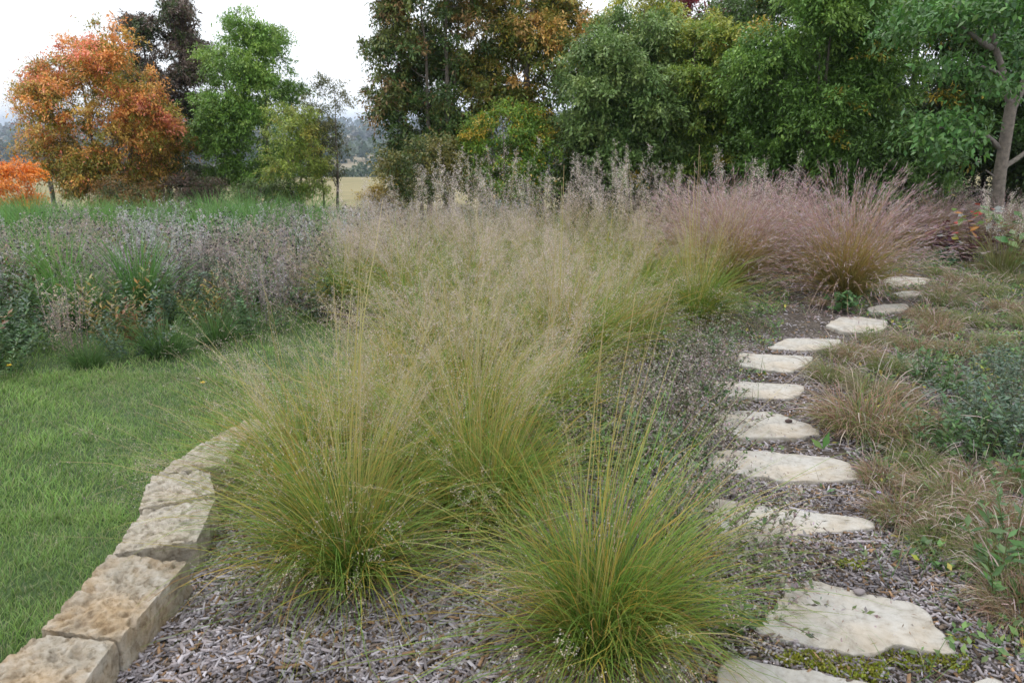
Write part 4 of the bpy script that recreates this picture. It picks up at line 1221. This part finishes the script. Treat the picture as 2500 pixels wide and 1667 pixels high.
tree('golden_shrub', 'golden olive shrub at the foot of the trees by the open field', 'shrubs below the trees', 950, 15, 435, 80, [(.5, (.20, .19, .04)), (.5, (.36, .28, .05))], 7, low=.02, leaf=.07, ncl=90, lpc=60, ntrunk=4, cat='shrub', tr=.03)
tree('green_bronze_tree', 'large dark green and bronze tree at the right side of the sky gap', GRR, 1062, 17, -170, 170, [(.55, (.08, .15, .05)), (.27, (.15, .20, .06)), (.18, (.24, .17, .08))], 8, low=.1, leaf=.125, ncl=520, lpc=95, ntrunk=3, tr=.10)
tree('twisted_tree', 'low dark crooked tree beside the golden shrub', GRR, 1030, 14.5, 330, 120, [(.6, (.08, .13, .04)), (.4, (.18, .18, .05))], 9, low=.35, leaf=.09, ncl=120, lpc=60, ntrunk=1, tr=.05, bark=(.06, .05, .045))
tree('orange_tree', 'tall orange bronze tree behind the green ones at the top centre', GRR, 1275, 17.5, -160, 175, [(.55, (.15, .21, .05)), (.27, (.30, .28, .07)), (.18, (.54, .36, .13))], 10, low=.3, leaf=.13, ncl=430, lpc=85, ntrunk=2, tr=.14)
tree('yellow_green_tree', 'bright green understorey tree with yellow leaves below the orange one', GRR, 1235, 15, 240, 115, [(.45, (.10, .22, .04)), (.42, (.18, .32, .05)), (.13, (.50, .38, .05))], 11, low=.12, leaf=.085, ncl=230, lpc=85, ntrunk=3, tr=.05)
tree('ash_tree', 'rounded blue green tree with drooping leaves right of the orange one', GRR, 1530, 15.5, 20, 200, [(.3, BG), (.4, BG2), (.3, (.20, .30, .11))], 12, low=.16, leaf=.12, ncl=460, lpc=105, ntrunk=2, tr=.11)
tree('ash_tree', 'yellow topped green tree at the top centre right', GRR, 1560, 18, -60, 150, [(.5, (.15, .27, .06)), (.5, (.42, .46, .10))], 13, low=.4, leaf=.12, ncl=240, lpc=90, tr=.1)
tree('ash_tree', 'olive yellow leaved tree between the blue green tree and the deep green mass', GRR, 1740, 15, 20, 150, [(.3, GR), (.4, (.18, .29, .06)), (.3, (.32, .38, .08))], 14, low=.16, leaf=.11, ncl=360, lpc=100, ntrunk=2, tr=.08)
tree('maroon_tree', 'maroon leaved treetop just visible above the green crowns', GRR, 1700, 24, -30, 110, [(1, (.16, .02, .035))], 15, low=.5, leaf=.14, ncl=120, lpc=80, tr=.1)
tree('maple_tree', 'broad deep green tree hanging low over the mauve grasses', GRR, 1990, 13.5, -120, 235, [(.35, GR), (.4, (.12, .25, .06)), (.25, (.19, .34, .08))], 16, low=.12, leaf=.11, ncl=620, lpc=100, ntrunk=3, tr=.09)
tree('maple_tree', 'dark green tree filling the upper right behind the grey trunk', GRR, 2260, 16, -260, 230, [(.5, DG), (.5, GR)], 17, low=.08, leaf=.13, ncl=520, lpc=100, ntrunk=2, tr=.12)
tree('maple_tree', 'dark green tree behind the deep green mass, its gaps showing dark stems', GRR, 1880, 18, -150, 230, [(.6, DG), (.4, GR)], 18, low=.1, leaf=.13, ncl=420, lpc=90, ntrunk=3, tr=.1)
tree('maple_tree', 'dark green tree cut by the right picture edge', GRR, 2560, 15, -200, 200, [(.5, DG), (.5, (.06, .14, .035))], 19, low=.05, leaf=.13, ncl=360, lpc=100, ntrunk=2, tr=.12)
tree('maple_tree', 'low leafy green sapling in front of the dark trees, left of the grey trunk', GRR, 2180, 12.2, 300, 150, [(.5, (.08, .17, .045)), (.5, (.11, .22, .06))], 20, low=.05, leaf=.10, ncl=230, lpc=80, ntrunk=4, tr=.04)
tree('thicket_tree', 'dark twiggy sapling in the shadow behind the cream plumes', GRR, 1640, 19, 240, 210, [(1, (.035, .06, .025))], 21, low=.02, leaf=.11, ncl=200, lpc=70, ntrunk=6, tr=.07, bark=(.05, .042, .036))
tree('thicket_tree', 'dark bushy tree at the foot of the wood behind the tallest cream spire', GRR, 1370, 18.5, 300, 180, [(.8, (.04, .08, .03)), (.2, (.3, .22, .04))], 22, low=.02, leaf=.10, ncl=220, lpc=75, ntrunk=5, tr=.06, bark=(.06, .05, .045))
tree('thicket_tree', 'dark understorey tree closing the wood behind the mauve grasses', GRR, 2080, 18.5, 150, 260, [(1, (.03, .055, .022))], 23, low=.02, leaf=.13, ncl=260, lpc=80, ntrunk=5, tr=.08, bark=(.05, .042, .036))
tree('thicket_tree', 'dark understorey tree behind the grey trunk at the right', GRR, 2440, 18, 150, 240, [(1, (.03, .055, .022))], 24, low=.02, leaf=.13, ncl=240, lpc=80, ntrunk=4, tr=.08, bark=(.05, .042, .036))
tree('bare_tree', 'bare twigged tree poking out left of the orange crown', GL, 95, 22.5, 120, 80, [(1, (.3, .15, .08))], 25, low=.25, leaf=.08, ncl=150, lpc=5, ntrunk=2, tr=.05, dens_low=.4, bark=(.22, .2, .19))
tree('low_shrub', 'low dark olive shrub under the orange tree', 'shrubs below the trees', 300, 18.5, 430, 110, [(.5, (.07, .10, .03)), (.5, (.20, .12, .04))], 26, low=.02, leaf=.08, ncl=110, lpc=60, ntrunk=4, cat='shrub', tr=.03)
tree('low_shrub', 'low dark brown shrub under the purple brown tree', 'shrubs below the trees', 470, 19, 425, 90, [(.5, (.05, .07, .03)), (.5, (.10, .07, .06))], 27, low=.02, leaf=.08, ncl=100, lpc=60, ntrunk=4, cat='shrub', tr=.03)
tree('low_shrub', 'low green shrub under the tall green tree', 'shrubs below the trees', 650, 18, 435, 90, [(.5, (.05, .11, .03)), (.5, (.09, .15, .04))], 28, low=.02, leaf=.08, ncl=90, lpc=60, ntrunk=4, cat='shrub', tr=.03)
# grey trunk tree at the right with hand-placed limbs
def grey_tree():
    Yd = 11.2
    root = empty('maple_tree', (*D(2430, 540, Yd)[:2], bz(*D(2430, 540, Yd)[:2])))
    o = np.array(root.location)
    mb = MB()
    def pl(pxs, ys=None):
        return np.array([D(a, b, Yd + (0 if ys is None else ys[k])) for k, (a, b) in enumerate(pxs)]) - o
    def sm(P, n=14):
        t = np.linspace(0, len(P) - 1, n)
        return np.stack([np.interp(t, np.arange(len(P)), P[:, k]) for k in range(3)], -1)
    tr_ = pl([(2425, 580), (2432, 520), (2440, 430), (2455, 340), (2470, 250)])
    tr_[0, 2] = -.2
    mb.tube(sm(tr_), np.interp(np.linspace(0, 1, 14), [0, .15, 1], [.13, .09, .075]), (.22, .19, .16), 10)
    mb.tube(sm(pl([(2468, 262), (2455, 215), (2447, 170), (2428, 110), (2408, 20), (2400, -90)])), np.linspace(.055, .028, 14), (.22, .19, .17), 8)
    mb.tube(sm(pl([(2472, 262), (2500, 205), (2530, 130), (2560, 20)])), np.linspace(.062, .035, 14), (.22, .19, .17), 8)
    mb.tube(sm(pl([(2432, 440), (2455, 405), (2480, 390), (2520, 360)])), np.linspace(.045, .028, 14), (.22, .2, .17), 6)
    mb.tube(sm(pl([(2443, 365), (2425, 345), (2400, 325), (2350, 318), (2290, 312)], [0, 0, -.3, -.6, -1])), np.linspace(.04, .012, 14), (.2, .18, .16), 6)
    mb.tube(sm(pl([(2420, 118), (2390, 100), (2360, 75), (2335, 62)], [0, -.2, -.5, -.8])), np.linspace(.045, .015, 14), (.2, .18, .16), 6)
    mb.tube(sm(pl([(2445, 185), (2420, 170), (2395, 162), (2360, 158)], [0, -.2, -.4, -.6])), np.linspace(.03, .01, 14), (.2, .18, .16), 6)
    mb.tube(sm(pl([(2427, 482), (2412, 470), (2395, 463), (2375, 466)])), np.linspace(.02, .008, 14), (.2, .18, .16), 6)
    mb.tube(sm(pl([(2432, 436), (2420, 425), (2405, 415)])), np.linspace(.02, .006, 14), (.2, .18, .16), 6)
    mb.build('trunk', M_bark, root, smooth=True)
    rs = np.random.RandomState(66)
    cl = []
    for (a, b, dy, sx, sy, k) in [(2340, 30, -.8, 110, 35, 26), (2480, 10, -.5, 60, 40, 16), (2490, 150, .5, 30, 40, 5), (2440, 215, -.7, 22, 18, 5), (2330, 165, -.6, 50, 22, 9), (2300, 305, -1, 60, 35, 14), (2330, 350, -.6, 50, 45, 10), (2420, -60, 0, 150, 60, 30), (2490, 60, .6, 40, 60, 10), (2230, 60, 0, 60, 50, 10)]:
        for _ in range(k):
            cl.append(D(a + rs.normal(0, .5) * sx, b + rs.normal(0, .5) * sy, Yd + dy + rs.normal(0, .35)) - o)
    E = np.array(cl); ne = len(E); per = 60
    S = E[:, None] + rs.normal(0, .15, (ne, per, 3)) * np.array([1.2, 1.2, .6])
    S = S.reshape(-1, 3); m = len(S)
    ld = unit(rs.normal(0, .7, (m, 3)) + np.array([0, 0, -.5])); nr = unit(np.array([0, -.2, 1.0]) + rs.normal(0, .4, (m, 3)))
    cc = np.where((rs.rand(m) < .6)[:, None], vary(rs, (.10, .22, .045), m), vary(rs, (.07, .16, .04), m))
    ml = MB(); lz = .10 * rs.uniform(.6, 1.2, m)
    ml.rhombs(S, ld, nr, lz, lz * .5, cc, fold=.15)
    ml.build('crown', M_leaf, root)
    tag(root, 'tree with a thick forked grey trunk at the right edge', 'tree', GRR)
grey_tree()

# ------------------------------------------------------------------ distant woods, barns
rs = np.random.RandomState(90)
mw = MB()
def woods(n, d0, d1, h, leaf, cols, per=170, xs=.75):
    for _ in range(n):
        y = rs.uniform(d0, d1); x = rs.uniform(-xs, xs * .35) * y
        z = T(x, y); hh = h * rs.uniform(.65, 1.25); r = hh * .42
        d = rdir(rs, per) * rs.rand(per, 1) ** .33
        P = np.array([x, y, z + hh * .55]) + d * np.array([r, r, hh * .5])
        c = np.array(cols[rs.randint(len(cols))]) * rs.uniform(.8, 1.25)
        mw.rhombs(P, rdir(rs, per), rdir(rs, per, .5), leaf, leaf * .8, vary(rs, c, per, .12, .03), fold=.1)
WC = [(.035, .07, .03), (.05, .085, .035), (.06, .09, .03), (.10, .09, .04), (.09, .08, .06)]
woods(120, 175, 215, 9, 1.3, WC, 150)
woods(260, 215, 400, 11, 1.7, WC, 130)
woods(330, 560, 760, 14, 4, WC, 50)
woods(300, 1100, 1350, 16, 7, WC, 36)
woods(260, 2000, 2300, 22, 12, WC, 26)
tag(mw.build('distant_woods', M_leaf), 'far off woods and tree lines in the hazy valley', 'woods', kind='stuff')
def barn(px, Yd, L_, W_, H_, label):
    x = D(px, 300, Yd)[0]; z = T(x, Yd)
    root = empty('barn', (x, Yd, z + 9))
    m1 = MB(); l, w2 = L_ / 2, W_ / 2
    V = [(-l, -w2, -9), (l, -w2, -9), (l, w2, -9), (-l, w2, -9), (-l, -w2, H_), (l, -w2, H_), (l, w2, H_), (-l, w2, H_)]
    m1.add(V, [[0, 1, 5, 4], [1, 2, 6, 5], [2, 3, 7, 6], [3, 0, 4, 7]], (.8, .8, .8)); m1.build('wall', M_matte, root)
    m2 = MB(); V = [(-l - .5, -w2 - .5, H_), (l + .5, -w2 - .5, H_), (l + .5, 0, H_ * 1.5), (-l - .5, 0, H_ * 1.5), (-l - .5, w2 + .5, H_), (l + .5, w2 + .5, H_)]
    m2.add(V, [[0, 1, 2, 3], [3, 2, 5, 4]], (.6, .62, .65)); m2.build('roof', M_matte, root)
    tag(root, label, 'barn', 'white farm buildings on the skyline')
barn(903, 1900, 26, 12, 7, 'long white farm building on the hazy skyline, left of the pair')
barn(925, 1980, 14, 10, 6, 'shorter white farm building on the hazy skyline, right of the pair')

# ------------------------------------------------------------------ haze
hz = MB()
x0, x1, y0, y1, z0, z1 = -5200, 5200, -60, 7100, -60, 60
V = [(x0, y0, z0), (x1, y0, z0), (x1, y1, z0), (x0, y1, z0), (x0, y0, z1), (x1, y0, z1), (x1, y1, z1), (x0, y1, z1)]
hz.add(V, [[0, 3, 2, 1], [4, 5, 6, 7], [0, 1, 5, 4], [1, 2, 6, 5], [2, 3, 7, 6], [3, 0, 4, 7]], (1, 1, 1))
M_h = bpy.data.materials.new('haze'); M_h.use_nodes = True
n = M_h.node_tree; n.nodes.clear()
o_ = n.nodes.new('ShaderNodeOutputMaterial'); pv = n.nodes.new('ShaderNodeVolumePrincipled')
pv.inputs['Color'].default_value = (.68, .80, .95, 1)
pv.inputs['Density'].default_value = .0003
n.links.new(pv.outputs[0], o_.inputs['Volume'])
h = hz.build('haze', M_h); tag(h, 'thin bluish haze over the valley', 'haze', kind='stuff')

# ------------------------------------------------------------------ labels: look-alikes that stand apart say which one
from collections import defaultdict
dupl = defaultdict(list)
for o in list(C.objects):
    if o.parent is None and o.get('label'):
        dupl[o['label']].append(o)
for lb, os_ in dupl.items():
    if len(os_) in (2, 3):
        names = {2: ['left one', 'right one'], 3: ['left one', 'middle one', 'right one']}[len(os_)]
        for q, o in zip(names, sorted(os_, key=lambda o: o.location.x / o.location.y)):
            if len((lb + ', ' + q).split()) <= 16:
                o['label'] = lb + ', ' + q
